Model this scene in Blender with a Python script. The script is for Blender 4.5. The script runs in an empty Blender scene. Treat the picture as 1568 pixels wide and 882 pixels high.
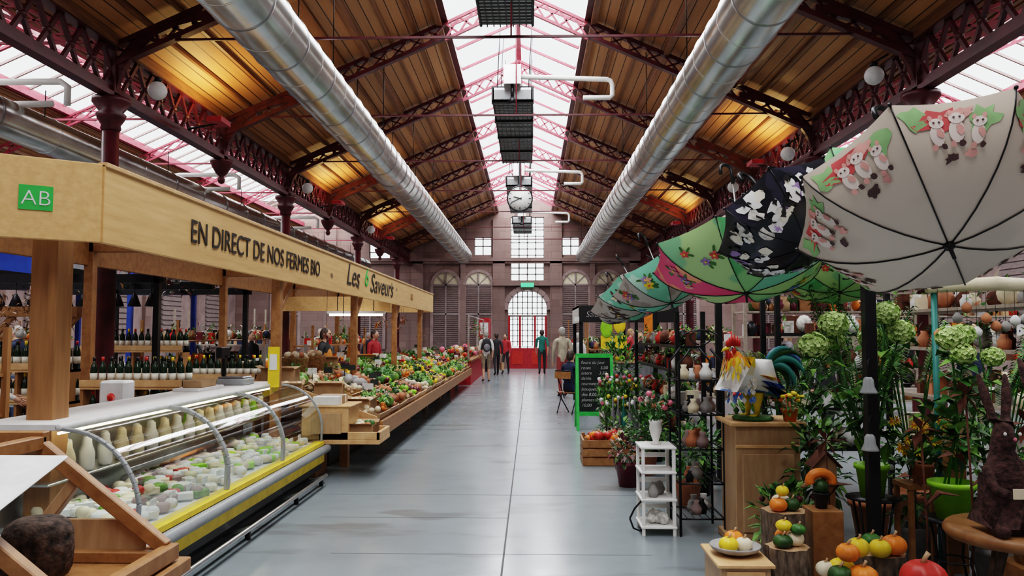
import bpy, math, random
from mathutils import Vector, Matrix
random.seed(7)
R=random.random
def U(a,b): return a+(b-a)*random.random()
C=bpy.context
# ---------------------------------------------------------------- materials
MATS={}
def _new(name):
    m=bpy.data.materials.new(name); m.use_nodes=True
    nt=m.node_tree; b=nt.nodes.get('Principled BSDF'); MATS[name]=m
    return m,nt,b
def N(nt,t,**k):
    n=nt.nodes.new(t)
    for a,v in k.items(): setattr(n,a,v)
    return n
def mathn(nt,op,a,b=None):
    n=N(nt,'ShaderNodeMath',operation=op)
    for i,v in enumerate((a,b)):
        if v is None: continue
        if isinstance(v,(int,float)): n.inputs[i].default_value=v
        else: nt.links.new(v,n.inputs[i])
    return n.outputs[0]
def mixc(nt,f,a,b):
    n=N(nt,'ShaderNodeMix',data_type='RGBA')
    if isinstance(f,(int,float)): n.inputs[0].default_value=f
    else: nt.links.new(f,n.inputs[0])
    for i,v in ((6,a),(7,b)):
        if isinstance(v,(tuple,list)): n.inputs[i].default_value=(*v[:3],1)
        else: nt.links.new(v,n.inputs[i])
    return n.outputs[2]
def coord(nt,scale=(1,1,1),loc=(0,0,0)):
    t=N(nt,'ShaderNodeTexCoord'); mp=N(nt,'ShaderNodeMapping')
    mp.inputs['Scale'].default_value=scale; mp.inputs['Location'].default_value=loc
    nt.links.new(t.outputs['Object'],mp.inputs[0]); return mp.outputs[0]
def noise(nt,vec,scale,detail=3,rough=.5):
    n=N(nt,'ShaderNodeTexNoise'); n.inputs['Scale'].default_value=scale; n.inputs['Detail'].default_value=detail
    n.inputs['Roughness'].default_value=rough
    nt.links.new(vec,n.inputs['Vector']); return n.outputs['Fac']
def ramp(nt,f,a,b):
    n=N(nt,'ShaderNodeMapRange'); n.clamp=True
    nt.links.new(f,n.inputs[0]); n.inputs[1].default_value=a; n.inputs[2].default_value=b
    return n.outputs[0]
def mat(name,col,rough=.55,metal=0.,var=.15,scale=9,bump=0,stretch=(1,1,1),emis=0,spec=None):
    m,nt,b=_new(name)
    v=coord(nt,stretch); f=noise(nt,v,scale)
    d=tuple(c*(1-var*1.6) for c in col); l=tuple(min(1,c*(1+var)) for c in col)
    c=mixc(nt,ramp(nt,f,.3,.7),d,l)
    nt.links.new(c,b.inputs['Base Color'])
    b.inputs['Roughness'].default_value=rough; b.inputs['Metallic'].default_value=metal
    if spec is not None: b.inputs['Specular IOR Level'].default_value=spec
    if emis: 
        b.inputs['Emission Color'].default_value=(*col,1); b.inputs['Emission Strength'].default_value=emis
    if bump:
        bp=N(nt,'ShaderNodeBump'); bp.inputs['Strength'].default_value=bump; bp.inputs['Distance'].default_value=.02
        nt.links.new(f,bp.inputs['Height']); nt.links.new(bp.outputs[0],b.inputs['Normal'])
    return m
def wood(name,c1,c2,stretch=(12,.8,12),rough=.5,knots=0):
    m,nt,b=_new(name)
    v=coord(nt,stretch); f=noise(nt,v,2.2,5,.65)
    c=mixc(nt,ramp(nt,f,.3,.7),c1,c2)
    if knots:
        v2=coord(nt,(1,.55,1),(.3,.1,.7)); vo=N(nt,'ShaderNodeTexVoronoi'); vo.inputs['Scale'].default_value=knots
        nt.links.new(v2,vo.inputs['Vector'])
        c=mixc(nt,ramp(nt,vo.outputs['Distance'],.13,.07),c,tuple(x*.3 for x in c1))
    nt.links.new(c,b.inputs['Base Color']); b.inputs['Roughness'].default_value=rough
    return m
def blotch(name,base,layers,rough=.6):
    m,nt,b=_new(name); cur=base
    for col,sc,th,seed in layers:
        f=ramp(nt,noise(nt,coord(nt,(1,1,1),(seed,seed*.7,0)),sc,2),th,th+.04)
        cur=mixc(nt,f,cur,col)
    if isinstance(cur,tuple): b.inputs['Base Color'].default_value=(*cur,1)
    else: nt.links.new(cur,b.inputs['Base Color'])
    b.inputs['Roughness'].default_value=rough
    return m
def planks(name,c1,c2,w,axis=0,rough=.6):
    m,nt,b=_new(name)
    t=N(nt,'ShaderNodeTexCoord'); s=N(nt,'ShaderNodeSeparateXYZ'); nt.links.new(t.outputs['Object'],s.inputs[0])
    q=mathn(nt,'DIVIDE',s.outputs[axis],w); fl=mathn(nt,'FLOOR',q); fr=mathn(nt,'FRACT',q)
    y=mathn(nt,'DIVIDE',s.outputs[1],3.75); yf=mathn(nt,'FLOOR',y)
    cb=N(nt,'ShaderNodeCombineXYZ'); nt.links.new(fl,cb.inputs[0]); nt.links.new(yf,cb.inputs[1])
    wn=N(nt,'ShaderNodeTexWhiteNoise'); nt.links.new(cb.outputs[0],wn.inputs['Vector'])
    g=noise(nt,coord(nt,(9,.7,9)),2,4,.6)
    f=mathn(nt,'ADD',mathn(nt,'MULTIPLY',wn.outputs['Value'],.45),mathn(nt,'MULTIPLY',g,.55))
    c=mixc(nt,f,c1,c2)
    gap=mathn(nt,'LESS_THAN',fr,.09)
    c=mixc(nt,gap,c,tuple(x*.2 for x in c1))
    nt.links.new(c,b.inputs['Base Color']); b.inputs['Roughness'].default_value=rough
    return m
def glass(name,tint=(.93,.98,.96),k=.35,base=.03):
    m,nt,b=_new(name); nt.nodes.remove(b)
    o=[n for n in nt.nodes if n.type=='OUTPUT_MATERIAL'][0]
    tr=N(nt,'ShaderNodeBsdfTransparent'); tr.inputs[0].default_value=(*tint,1)
    gl=N(nt,'ShaderNodeBsdfGlossy'); gl.inputs['Roughness'].default_value=.04
    lw=N(nt,'ShaderNodeLayerWeight'); lw.inputs[0].default_value=.12
    f=mathn(nt,'ADD',mathn(nt,'MULTIPLY',lw.outputs['Fresnel'],k),base)
    mx=N(nt,'ShaderNodeMixShader'); nt.links.new(f,mx.inputs[0]); nt.links.new(tr.outputs[0],mx.inputs[1]); nt.links.new(gl.outputs[0],mx.inputs[2])
    nt.links.new(mx.outputs[0],o.inputs[0]); return m

planks('roof_planks',(.25,.105,.042),(.57,.285,.125),.17,0)
wood('purlin_wood',(.13,.05,.022),(.27,.125,.055))
wood('pine',(.56,.33,.13),(.72,.46,.21),(10,.7,10),.5,2.6)
wood('pine_v',(.24,.115,.045),(.39,.20,.08),(10,10,.8),.5,2)
wood('pine_light',(.54,.31,.14),(.70,.45,.23),(4,4,4),.5)
wood('wood_brown',(.22,.095,.035),(.38,.19,.075),(6,6,6),.45)
wood('wood_grey',(.24,.19,.15),(.38,.32,.26),(6,6,6),.6)
wood('wood_tan',(.36,.22,.12),(.50,.33,.19),(8,8,1.5),.45)
mat('iron_red',(.080,.010,.016),.42,0,.25,6)
mat('iron_red_lit',(.36,.05,.08),.5,0,.2,6)  # same red iron, skylight brightness put into the colour
mat('galv',(.60,.59,.57),.24,.9,.16,3,0,(1,.4,1))
mat('galv_seam',(.36,.36,.37),.35,.9,.1)
mat('steel',(.55,.56,.57),.28,.9,.08)
mat('grey_plastic',(.30,.32,.33),.4,0,.08)
mat('dark_metal',(.020,.020,.024),.4,.4,.15)
mat('black',(.010,.010,.012),.45,0,.1)
mat('letter_black',(.025,.018,.014),.6,0,.1)
mat('white_paint',(.8,.8,.78),.45,0,.05)
mat('white',(.75,.76,.76),.5,0,.08)
mat('cream',(.74,.66,.48),.5,0,.12)
mat('yellow',(.80,.58,.03),.45,0,.1)
mat('orange',(.78,.22,.025),.45,0,.2)
mat('red',(.52,.03,.02),.45,0,.15)
mat('pink',(.72,.18,.26),.5,0,.2)
mat('burgundy',(.14,.02,.035),.4,0,.15)
mat('blue',(.02,.055,.32),.45,0,.1)
mat('teal',(.02,.17,.15),.5,0,.15)
mat('green_paint',(.04,.45,.08),.45,0,.1)
mat('lime',(.28,.62,.03),.4,0,.1)
mat('leaf_d',(.025,.075,.015),.5,0,.35,20)
mat('leaf',(.05,.17,.03),.5,0,.35,20)
mat('leaf_l',(.16,.34,.055),.5,0,.3,20)
mat('bloom',(.58,.74,.32),.6,0,.15,25)
mat('bloom_c',(.34,.50,.14),.6,0,.2,25)
mat('terracotta',(.46,.18,.09),.7,0,.15)
mat('rust',(.13,.045,.025),.75,.1,.3,14,.3)
mat('cocoa',(.07,.032,.028),.85,0,.45,40,.8)
mat('bark',(.15,.11,.08),.9,0,.4,14,.6,(3,3,1))
mat('wicker',(.33,.19,.085),.7,0,.4,40,.5)
mat('cardboard',(.40,.26,.145),.8,0,.12)
mat('bottle',(.012,.03,.016),.12,0,.1)
mat('label',(.75,.72,.62),.6,0,.05)
mat('chalk',(.03,.04,.037),.7,0,.3,3)
mat('chalk_line',(.5,.5,.5),.8)
mat('stone_grey',(.32,.31,.30),.7,0,.2)
mat('lampglow',(1,.85,.6),.5,0,.0,5,0,(1,1,1),9)
mat('greenglow',(.1,.8,.35),.5,0,.0,5,0,(1,1,1),.5)
mat('pinkwall',(.31,.225,.215),.8,0,.2,2)
mat('louvre',(.27,.22,.215),.6,0,.12)
mat('bread',(.075,.05,.038),.85,0,.6,25,.8)
mat('skin',(.58,.33,.23),.55,0,.08)
mat('hair_grey',(.35,.33,.31),.7,0,.2,30); mat('hair_dark',(.04,.025,.02),.6,0,.2,30); mat('hair_blond',(.35,.22,.1),.6,0,.2,30)
for n,c in dict(sh_white=(.7,.7,.68),sh_teal=(.02,.16,.13),sh_black=(.03,.03,.035),sh_beige=(.44,.38,.29),sh_navy=(.012,.02,.055),sh_red=(.45,.04,.05),sh_grey=(.2,.2,.22),sh_orange=(.6,.22,.04),jeans=(.06,.09,.16),pt_red=(.28,.05,.05),pt_khaki=(.25,.2,.14),shoe=(.03,.025,.022)).items(): mat(n,c,.8,0,.15)
glass('display_glass'); glass('jar_glass',(.8,.9,.85),.6,.1)
mat('trim_red',(.4,.02,.03),.5)
mat('dots',(.72,.70,.66),.5,0,.3,30)
def floor_mat():
    m,nt,b=_new('polished_concrete')
    v=coord(nt); big=noise(nt,v,.35,4,.6); sm=noise(nt,v,3,5,.6)
    c=mixc(nt,ramp(nt,big,.3,.7),(.19,.225,.245),(.285,.33,.35))
    c=mixc(nt,mathn(nt,'MULTIPLY',ramp(nt,sm,.45,.75),.4),c,(.15,.175,.19))
    st=noise(nt,coord(nt,(.55,1.5,1),(3.1,7.7,0)),1.1,3,.5)
    c=mixc(nt,mathn(nt,'MULTIPLY',ramp(nt,st,.59,.65),.5),c,(.11,.11,.11))
    nt.links.new(c,b.inputs['Base Color'])
    r=N(nt,'ShaderNodeMapRange'); nt.links.new(sm,r.inputs[0]); r.inputs[3].default_value=.10; r.inputs[4].default_value=.32
    nt.links.new(r.outputs[0],b.inputs['Roughness'])
    bp=N(nt,'ShaderNodeBump'); bp.inputs['Strength'].default_value=.08; bp.inputs['Distance'].default_value=.01
    nt.links.new(noise(nt,v,1.6,2),bp.inputs['Height']); nt.links.new(bp.outputs[0],b.inputs['Normal'])
floor_mat()
mat('joint',(.06,.065,.07),.7)
def stone():
    m,nt,b=_new('sandstone')
    t=N(nt,'ShaderNodeTexCoord'); s=N(nt,'ShaderNodeSeparateXYZ'); nt.links.new(t.outputs['Object'],s.inputs[0])
    cb=N(nt,'ShaderNodeCombineXYZ'); nt.links.new(mathn(nt,'ADD',s.outputs[0],s.outputs[1]),cb.inputs[0]); nt.links.new(s.outputs[2],cb.inputs[1])
    br=N(nt,'ShaderNodeTexBrick'); nt.links.new(cb.outputs[0],br.inputs['Vector'])
    br.inputs['Scale'].default_value=1; br.inputs['Brick Width'].default_value=.7; br.inputs['Row Height'].default_value=.32
    br.inputs['Mortar Size'].default_value=.012
    br.inputs['Color1'].default_value=(.18,.11,.098,1); br.inputs['Color2'].default_value=(.26,.17,.15,1); br.inputs['Mortar'].default_value=(.13,.095,.085,1)
    c=mixc(nt,ramp(nt,noise(nt,coord(nt),1.2,4),.35,.7),br.outputs[0],(.21,.145,.135))
    nt.links.new(c,b.inputs['Base Color']); b.inputs['Roughness'].default_value=.85
stone()
blotch('umb_cream',(.62,.54,.45),[((.56,.485,.405),2,.5,1.3)])
blotch('umb_black',(.012,.014,.02),[((.03,.03,.05),6.5,.55,1.1)],.3)
blotch('umb_green',(.14,.48,.20),[((.30,.62,.28),2.5,.5,8.2)],.55)
blotch('umb_lightgreen',(.45,.68,.30),[((.25,.55,.30),3,.55,4.2)],.55)
blotch('umb_mint',(.22,.58,.42),[((.45,.68,.58),4,.55,3.2)],.55)
blotch('umb_pink',(.78,.08,.22),[((.85,.35,.2),4,.58,3.2)],.55)
blotch('umb_pale',(.50,.46,.43),[((.36,.30,.28),5,.58,3.9)],.55)
mat('kit_w',(.80,.70,.64),.7,0,.1); mat('kit_p',(.72,.36,.32),.7,0,.15); mat('kit_r',(.62,.10,.10),.7,0,.2); mat('kit_d',(.09,.05,.05),.7); mat('kit_g',(.28,.50,.22),.7,0,.2); mat('kit_b',(.12,.25,.62),.7,0,.2); mat('kit_v',(.32,.22,.45),.7,0,.2)

# ---------------------------------------------------------------- builder
class B:
    def __init__(s): s.v=[];s.f=[];s.m=[];s.s=[];s.mats=[]
    def mi(s,n):
        if n not in s.mats: s.mats.append(n)
        return s.mats.index(n)
    def add(s,vs,fs,m,smooth=False,M=None):
        o=len(s.v)
        s.v+= [tuple(M@Vector(p)) for p in vs] if M is not None else [tuple(p) for p in vs]
        for i,f in enumerate(fs):
            s.f.append(tuple(o+k for k in f)); s.m.append(s.mi(m[i] if isinstance(m,list) else m)); s.s.append(smooth)
    def bx(s,x0,x1,y0,y1,z0,z1,m,M=None):
        vs=[(x,y,z) for x in(x0,x1) for y in(y0,y1) for z in(z0,z1)]
        s.add(vs,[(0,1,3,2),(4,6,7,5),(0,4,5,1),(2,3,7,6),(0,2,6,4),(1,5,7,3)],m,False,M)
    def beam(s,p,q,w,h,m,up=(0,0,1)):
        p=Vector(p);q=Vector(q);d=(q-p); L=d.length
        if L<1e-6: return
        d/=L; u=Vector(up)
        if abs(d.dot(u))>.98: u=Vector((0,1,0))
        r=d.cross(u).normalized(); u=r.cross(d)
        vs=[]
        for e in (p,q):
            for a,b in((-1,-1),(1,-1),(1,1),(-1,1)): vs.append(e+r*a*w/2+u*b*h/2)
        s.add(vs,[(3,2,1,0),(4,5,6,7),(0,1,5,4),(1,2,6,5),(2,3,7,6),(3,0,4,7)],m)
    def tube(s,pts,r,m,n=8,cap=True,flat=1):
        pts=[Vector(p) for p in pts]; k=len(pts); rs=r if isinstance(r,(list,tuple)) else [r]*k
        vs=[];fs=[];pr=None
        for i in range(k):
            d=(pts[min(i+1,k-1)]-pts[max(i-1,0)])
            if d.length<1e-9: d=Vector((0,0,1))
            d.normalize()
            if pr is None:
                a=Vector((0,0,1)) if abs(d.z)<.9 else Vector((1,0,0)); pr=d.cross(a).normalized()
            else:
                pr=(pr-d*pr.dot(d)); 
                pr=pr.normalized() if pr.length>1e-6 else d.orthogonal().normalized()
            q=d.cross(pr)
            for j in range(n):
                t=2*math.pi*j/n; vs.append(pts[i]+(pr*math.cos(t)*flat+q*math.sin(t))*rs[i])
        for i in range(k-1):
            for j in range(n):
                a=i*n+j;b=i*n+(j+1)%n; fs.append((a,b,b+n,a+n))
        if cap: fs.append(tuple(range(n-1,-1,-1))); fs.append(tuple((k-1)*n+j for j in range(n)))
        s.add(vs,fs,m,True)
    def lathe(s,prof,o,m,n=16,M=None,smooth=True):
        vs=[];fs=[];k=len(prof)
        for r,z in prof:
            for j in range(n):
                t=2*math.pi*j/n
                vs.append((o[0]+r*math.cos(t),o[1]+r*math.sin(t),o[2]+z) if M is None else (r*math.cos(t),r*math.sin(t),z))
        for i in range(k-1):
            for j in range(n):
                a=i*n+j;b=i*n+(j+1)%n; fs.append((a,b,b+n,a+n))
        if prof[0][0]>1e-4: fs.append(tuple(range(n-1,-1,-1)))
        if prof[-1][0]>1e-4: fs.append(tuple((k-1)*n+j for j in range(n)))
        s.add(vs,fs,m,smooth,None if M is None else Matrix.Translation(o)@M)
    def sph(s,c,r,m,n=10,k=7,M=None,cut=0):
        r=(r,r,r) if isinstance(r,(int,float)) else r
        vs=[];fs=[]
        for i in range(k+1):
            t=math.pi*(i/k)*(1-cut)
            for j in range(n):
                a=2*math.pi*j/n; p=Vector((r[0]*math.sin(t)*math.cos(a),r[1]*math.sin(t)*math.sin(a),r[2]*math.cos(t)))
                if M is not None: p=M@p
                vs.append(p+Vector(c))
        for i in range(k):
            for j in range(n):
                a=i*n+j;b=i*n+(j+1)%n; fs.append((a,a+n,b+n,b))
        s.add(vs,fs,m,True)
    def leaf(s,p,d,L,w,m,droop=.2):
        p=Vector(p); d=Vector(d).normalized(); side=d.cross(Vector((0,0,1)))
        if side.length<.05: side=Vector((1,0,0))
        side.normalize(); up=side.cross(d)
        mid=p+d*L*.45; tip=p+d*L-Vector((0,0,droop*L))
        s.add([p,mid+side*w/2+up*w*.15,tip,mid-side*w/2+up*w*.15,mid-up*w*.05],[(0,1,4),(1,2,4),(2,3,4),(3,0,4)],m)
    def foliage(s,c,r,n,L,ms,w=.5,upb=.2):
        r=(r,r,r) if isinstance(r,(int,float)) else r
        for _ in range(n):
            while True:
                q=Vector((U(-1,1),U(-1,1),U(-1,1)))
                if q.length<=1: break
            p=Vector(c)+Vector((q.x*r[0],q.y*r[1],q.z*r[2]))
            d=q+Vector((U(-.6,.6),U(-.6,.6),U(-.4,.6)+upb)); l=L*U(.6,1.2)
            s.leaf(p,d,l,l*w,random.choice(ms),U(0,.5))
    def obj(s,name,parent=None,bevel=0,M=None,origin=True):
        me=bpy.data.meshes.new(name)
        vs=s.v; off=Vector((0,0,0))
        if origin and M is None and vs:
            xs=[p[0] for p in vs];ys=[p[1] for p in vs];zs=[p[2] for p in vs]
            off=Vector(((min(xs)+max(xs))/2,(min(ys)+max(ys))/2,min(zs)))
            vs=[(p[0]-off.x,p[1]-off.y,p[2]-off.z) for p in vs]
        me.from_pydata(vs,[],s.f)
        for n in s.mats: me.materials.append(MATS[n])
        me.polygons.foreach_set('material_index',s.m); me.polygons.foreach_set('use_smooth',s.s)
        me.update()
        o=bpy.data.objects.new(name,me); C.scene.collection.objects.link(o)
        if M is not None: o.matrix_world=M
        else: o.location=off
        if parent is not None:
            o.parent=parent; o.matrix_parent_inverse=Matrix.Translation(-parent.location)
        if bevel:
            b=o.modifiers.new('bevel','BEVEL'); b.width=bevel; b.segments=1; b.limit_method='ANGLE'; b.angle_limit=.7
        return o
def text(body,size,M,m,parent,name,ext=.003,align='LEFT',shear=0,xs=1,thin=0):
    cu=bpy.data.curves.new(name,'FONT'); cu.body=body; cu.size=size; cu.extrude=ext; cu.align_x=align; cu.shear=shear; cu.offset=thin
    o=bpy.data.objects.new('tmp',cu); C.scene.collection.objects.link(o); C.view_layer.update()
    me=bpy.data.meshes.new_from_object(o.evaluated_get(C.evaluated_depsgraph_get()))
    bpy.data.objects.remove(o)
    me.materials.clear(); me.materials.append(MATS[m]); 
    ob=bpy.data.objects.new(name,me); C.scene.collection.objects.link(ob)
    ob.parent=parent; ob.matrix_parent_inverse=Matrix.Translation(-parent.location); ob.matrix_basis=M@Matrix.Diagonal((xs,1,1,1))
    return ob
def skin(vs,es,rs,sub=1,root=0):
    me=bpy.data.meshes.new('t'); me.from_pydata(vs,es,[]); o=bpy.data.objects.new('t',me); C.scene.collection.objects.link(o)
    o.modifiers.new('s','SKIN'); 
    sv=me.skin_vertices[0].data
    for i,r in enumerate(rs): sv[i].radius=(r,r) if isinstance(r,(int,float)) else r; sv[i].use_root=(i==root)
    if sub:
        q=o.modifiers.new('u','SUBSURF'); q.levels=sub; q.render_levels=sub
    C.view_layer.update()
    m2=bpy.data.meshes.new_from_object(o.evaluated_get(C.evaluated_depsgraph_get()))
    V=[Vector(v.co) for v in m2.vertices]; F=[tuple(p.vertices) for p in m2.polygons]
    bpy.data.objects.remove(o); return V,F
def segd(p,a,b):
    ab=b-a; t=max(0,min(1,(p-a).dot(ab)/max(ab.length_squared,1e-9))); return (p-a-ab*t).length

# ---------------------------------------------------------------- room shell
CX=-.25; XL=-5.6; XR=5.1; YE=36.6; Y0=-3
EZ=5.6; SL=.444; GX=1.3
TY=[2.7+3.75*k for k in range(-1,10)]
TY=[y for y in TY if y<36]
b=B(); b.bx(-14.2,13.8,Y0-.2,YE+.3,-.12,0,'polished_concrete')
b.bx(-.207,-.193,Y0,YE,.0,.0012,'joint')
for y in(3.2,8.1,13.6,20,27): b.bx(-2.2,1.6,y-.004,y+.004,0,.001,'joint')
b.bx(-1.5,.9,5.95,5.956,0,.001,'joint'); b.bx(-1.9,-.2,7.1,7.108,0,.001,'joint')
b.obj('floor',origin=False)
def slope(b,x0,z0,x1,z1,m,th=.05,y0=Y0,y1=YE):
    vs=[(x0,y0,z0),(x1,y0,z1),(x1,y1,z1),(x0,y1,z0)]
    vs+=[(x,y,z+th) for x,y,z in vs]
    b.add(vs,[(0,1,2,3),(7,6,5,4),(0,4,5,1),(1,5,6,2),(2,6,7,3),(3,7,4,0)],m)
b=B()
zt=EZ+SL*(5.35-GX)
for sgn in(-1,1):
    e=CX+sgn*5.35; g=CX+sgn*GX
    slope(b,e+sgn*.1,EZ-.04,g,zt,'roof_planks')
    for i in range(10):
        d=GX+.1+(5.35-GX-.15)*i/9
        X=CX+sgn*d; Z=EZ+SL*(5.35-d)
        h=.14 if i%3==0 else .055; w=.10 if i%3==0 else .055
        b.bx(X-w/2,X+w/2,Y0,YE,Z-h,Z+.0,'purlin_wood')
AW=8.0; TI=.60; TO=.70
for sgn,e in((-1,XL),(1,XR)):
    rx=e+sgn*3.9; rz=7.35
    for a,bq,tt in(((e,EZ),(rx,rz),TI),((e+sgn*AW,5.5),(rx,rz),TO)):
        mx=a[0]+(bq[0]-a[0])*tt; mz=a[1]+(bq[1]-a[1])*tt
        slope(b,a[0],a[1],mx,mz,'roof_planks')
        for i in range(6):
            t=.05+(tt-.08)*i/5; X=a[0]+(bq[0]-a[0])*t; Z=a[1]+(bq[1]-a[1])*t
            b.bx(X-.04,X+.04,Y0,YE,Z-.08,Z,'purlin_wood')
b.obj('ceiling',origin=False)
b=B()
zr=zt+SL*GX
for sgn in(-1,1):
    g=CX+sgn*GX; y=Y0
    b.bx(g-.06,g+.06,Y0,YE,zt-.1,zt+.08,'iron_red')
    while y<YE:
        b.beam((g,y,zt+.05),(CX,y,zr+.05),.035,.05,'iron_red_lit'); y+=1.25
b.bx(CX-.05,CX+.05,Y0,YE,zr-.02,zr+.1,'iron_red_lit')
for sgn,e in((-1,XL),(1,XR)):
    rx=e+sgn*3.9; rz=7.35
    b.bx(rx-.06,rx+.06,Y0,YE,rz-.05,rz+.08,'iron_red_lit')
    for a,tt in(((e,EZ),TI),((e+sgn*AW,5.5),TO)):
        mx=a[0]+(rx-a[0])*tt; mz=a[1]+(rz-a[1])*tt
        b.bx(mx-.06,mx+.06,Y0,YE,mz-.10,mz+.08,'iron_red_lit')
        y=Y0
        while y<YE: b.beam((mx,y,mz+.04),(rx,y,rz+.04),.04,.05,'pinkwall'); y+=.62
b.obj('window_1_skylight_frame',origin=False)

def lathe_arc(cx,r,z,n=9): return [(cx+r*math.cos(math.pi*i/n),z+r*math.sin(math.pi*i/n)) for i in range(n+1)]
b=B()
dx0,dx1=-1.05,.78; dc=(dx0+dx1)/2; dr=(dx1-dx0)/2
ops=[(dx0,dx1,0,3.65),(dc-.78,dc+.78,4.1,7.1),(-2.62,-1.82,5.3,6.15),(1.5,2.3,5.3,6.15),(-7.6,-6.6,5.0,5.9),(6.0,7.0,5.,5.9)]
xs=sorted(set([-14.2,13.8,XL,XR]+[o[0] for o in ops]+[o[1] for o in ops])); zs=sorted(set([0,7.9]+[o[2] for o in ops]+[o[3] for o in ops]))
for i in range(len(xs)-1):
    for j in range(len(zs)-1):
        mx=(xs[i]+xs[i+1])/2; mz=(zs[j]+zs[j+1])/2
        if any(o[0]<mx<o[1] and o[2]<mz<o[3] for o in ops): continue
        b.bx(xs[i],xs[i+1],YE,YE+.4,zs[j],zs[j+1],'sandstone')
zc=3.65-dr
for sgn in(-1,1):
    for i in range(8):
        a0=math.pi/2*i/8; a1=math.pi/2*(i+1)/8
        x0=dc+sgn*dr*math.cos(a0); x1=dc+sgn*dr*math.cos(a1); z0=zc+dr*math.sin(a0); z1=zc+dr*math.sin(a1)
        vs=[(x0,YE,z0),(x1,YE,z1),(x1,YE,3.66),(x0,YE,3.66)]; vs+=[(p[0],YE+.4,p[2]) for p in vs]
        b.add(vs,[(0,1,2,3),(7,6,5,4),(0,4,5,1),(2,6,7,3),(1,5,6,2),(3,7,4,0)],'sandstone')
b.obj('wall_back',origin=False)
b=B()
for x in(dx0-.42,dx1+.42,-5.3,4.9,-9.4,9.0): b.bx(x-.28,x+.28,YE-.14,YE,0,7.0,'sandstone')
for x in(-3.15,2.9): b.bx(x-.12,x+.12,YE-.1,YE,0,5.05,'sandstone')
b.bx(-14,13.6,YE-.2,YE,5.0,5.16,'sandstone'); b.bx(-14,13.6,YE-.14,YE,4.9,5.0,'sandstone')
b.bx(dx0-.7,dx1+.7,YE-.24,YE-.0,3.85,4.05,'sandstone')
pa=lathe_arc(dc,dr+.12,zc)
for i in range(9): b.beam((pa[i][0],YE-.05,pa[i][1]),(pa[i+1][0],YE-.05,pa[i+1][1]),.24,.14,'pinkwall',(0,1,0))
LX=(-3.95,-2.42,2.1,3.6,-7.5,-11.5,7.1,11)
for x in LX: 
    for dx in(-.66,.66): b.bx(x+dx-.07,x+dx+.07,YE-.09,YE,.9,3.9,'pinkwall')
    p=lathe_arc(x,.66,3.9)
    for i in range(9): b.beam((p[i][0],YE-.04,p[i][1]),(p[i+1][0],YE-.04,p[i+1][1]),.14,.14,'pinkwall',(0,1,0))
b.obj('trim_1_pilasters',origin=False)
k=2
for x in LX:
    b=B(); w=.6
    b.bx(x-w,x+w,YE-.03,YE,.9,3.9,'louvre'); 
    p=lathe_arc(x,w,3.9); vs=[(x,YE-.03,3.9)]+[(a,YE-.03,c) for a,c in p]; b.add(vs,[(0,i+1,i+2) for i in range(9)],'cream')
    for q in range(3): b.beam((x,YE-.05,3.9),(x+w*math.cos(math.pi*(q+1)/4),YE-.05,3.9+w*math.sin(math.pi*(q+1)/4)),.04,.03,'louvre',(0,1,0))
    z=.95
    while z<3.9:
        b.beam((x-w,YE-.06,z),(x+w,YE-.06,z),.05,.02,'pinkwall'); z+=.09
    b.bx(x-.035,x+.035,YE-.1,YE-.02,.9,4.45,'louvre'); b.bx(x-w,x+w,YE-.1,YE-.02,3.86,3.94,'louvre'); b.bx(x-w,x+w,YE-.1,YE-.02,2.5,2.58,'louvre')
    b.obj('window_%d_louvred'%k,origin=False); k+=1
for o in ops[1:]:
    b=B(); x0,x1,z0,z1=o; n=4 if x1-x0>1.2 else 2; m=10 if z1-z0>2 else 2
    for i in range(n+1): X=x0+(x1-x0)*i/n; b.bx(X-.028,X+.028,YE+.1,YE+.15,z0,z1,'stone_grey')
    for i in range(m+1): Z=z0+(z1-z0)*i/m; b.bx(x0,x1,YE+.1,YE+.15,Z-.025,Z+.025,'stone_grey')
    b.obj('window_%d'%k,origin=False); k+=1
b=B()
for i in range(9): X=dx0+(dx1-dx0)*i/8; b.bx(X-.022,X+.022,YE+.1,YE+.15,1.05 if i%4 else 0,3.6,'stone_grey')
z=1.0
while z<3.6: b.bx(dx0,dx1,YE+.1,YE+.15,z-.018,z+.018,'stone_grey'); z+=.26
b.bx(dx0,dx1,YE+.08,YE+.16,2.4,2.5,'stone_grey')
b.bx(dx0,dx1,YE+.06,YE+.13,0,.95,'trim_red')
for X in(dx0+.06,dc-.35,dc+.35,dx1-.06): b.bx(X-.05,X+.05,YE+.04,YE+.12,0,2.45,'trim_red')
for X in(-.6,.32): b.bx(X-.25,X+.25,YE+.03,YE+.06,.2,.8,'red')
b.bx(dc-.3,dc+.3,YE-.3,YE-.25,3.78,3.98,'greenglow')
b.obj('door_1',origin=False)
for nm,x0,x1 in(('wall_left',-14.2,-13.9),('wall_right',13.5,13.8)):
    b=B(); b.bx(x0,x1,Y0,YE,0,5.6,'pinkwall')
    xi=x1 if x0<0 else x0; sg=1 if x0<0 else -1
    for y in range(0,36,4):
        b.bx(min(xi,xi+sg*.12),max(xi,xi+sg*.12),y-.25,y+.25,0,5.5,'sandstone')
        b.bx(min(xi,xi+sg*.05),max(xi,xi+sg*.05),y+1.2,y+2.8,1,4,'louvre')
        for q in range(16): b.bx(min(xi,xi+sg*.09),max(xi,xi+sg*.09),y+1.2,y+2.8,1.05+q*.185,1.08+q*.185,'pinkwall')
    b.obj(nm,origin=False)
b=B(); b.bx(-14.2,13.8,Y0-.3,Y0,0,7.9,'pinkwall'); b.obj('wall_front',origin=False)

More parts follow.
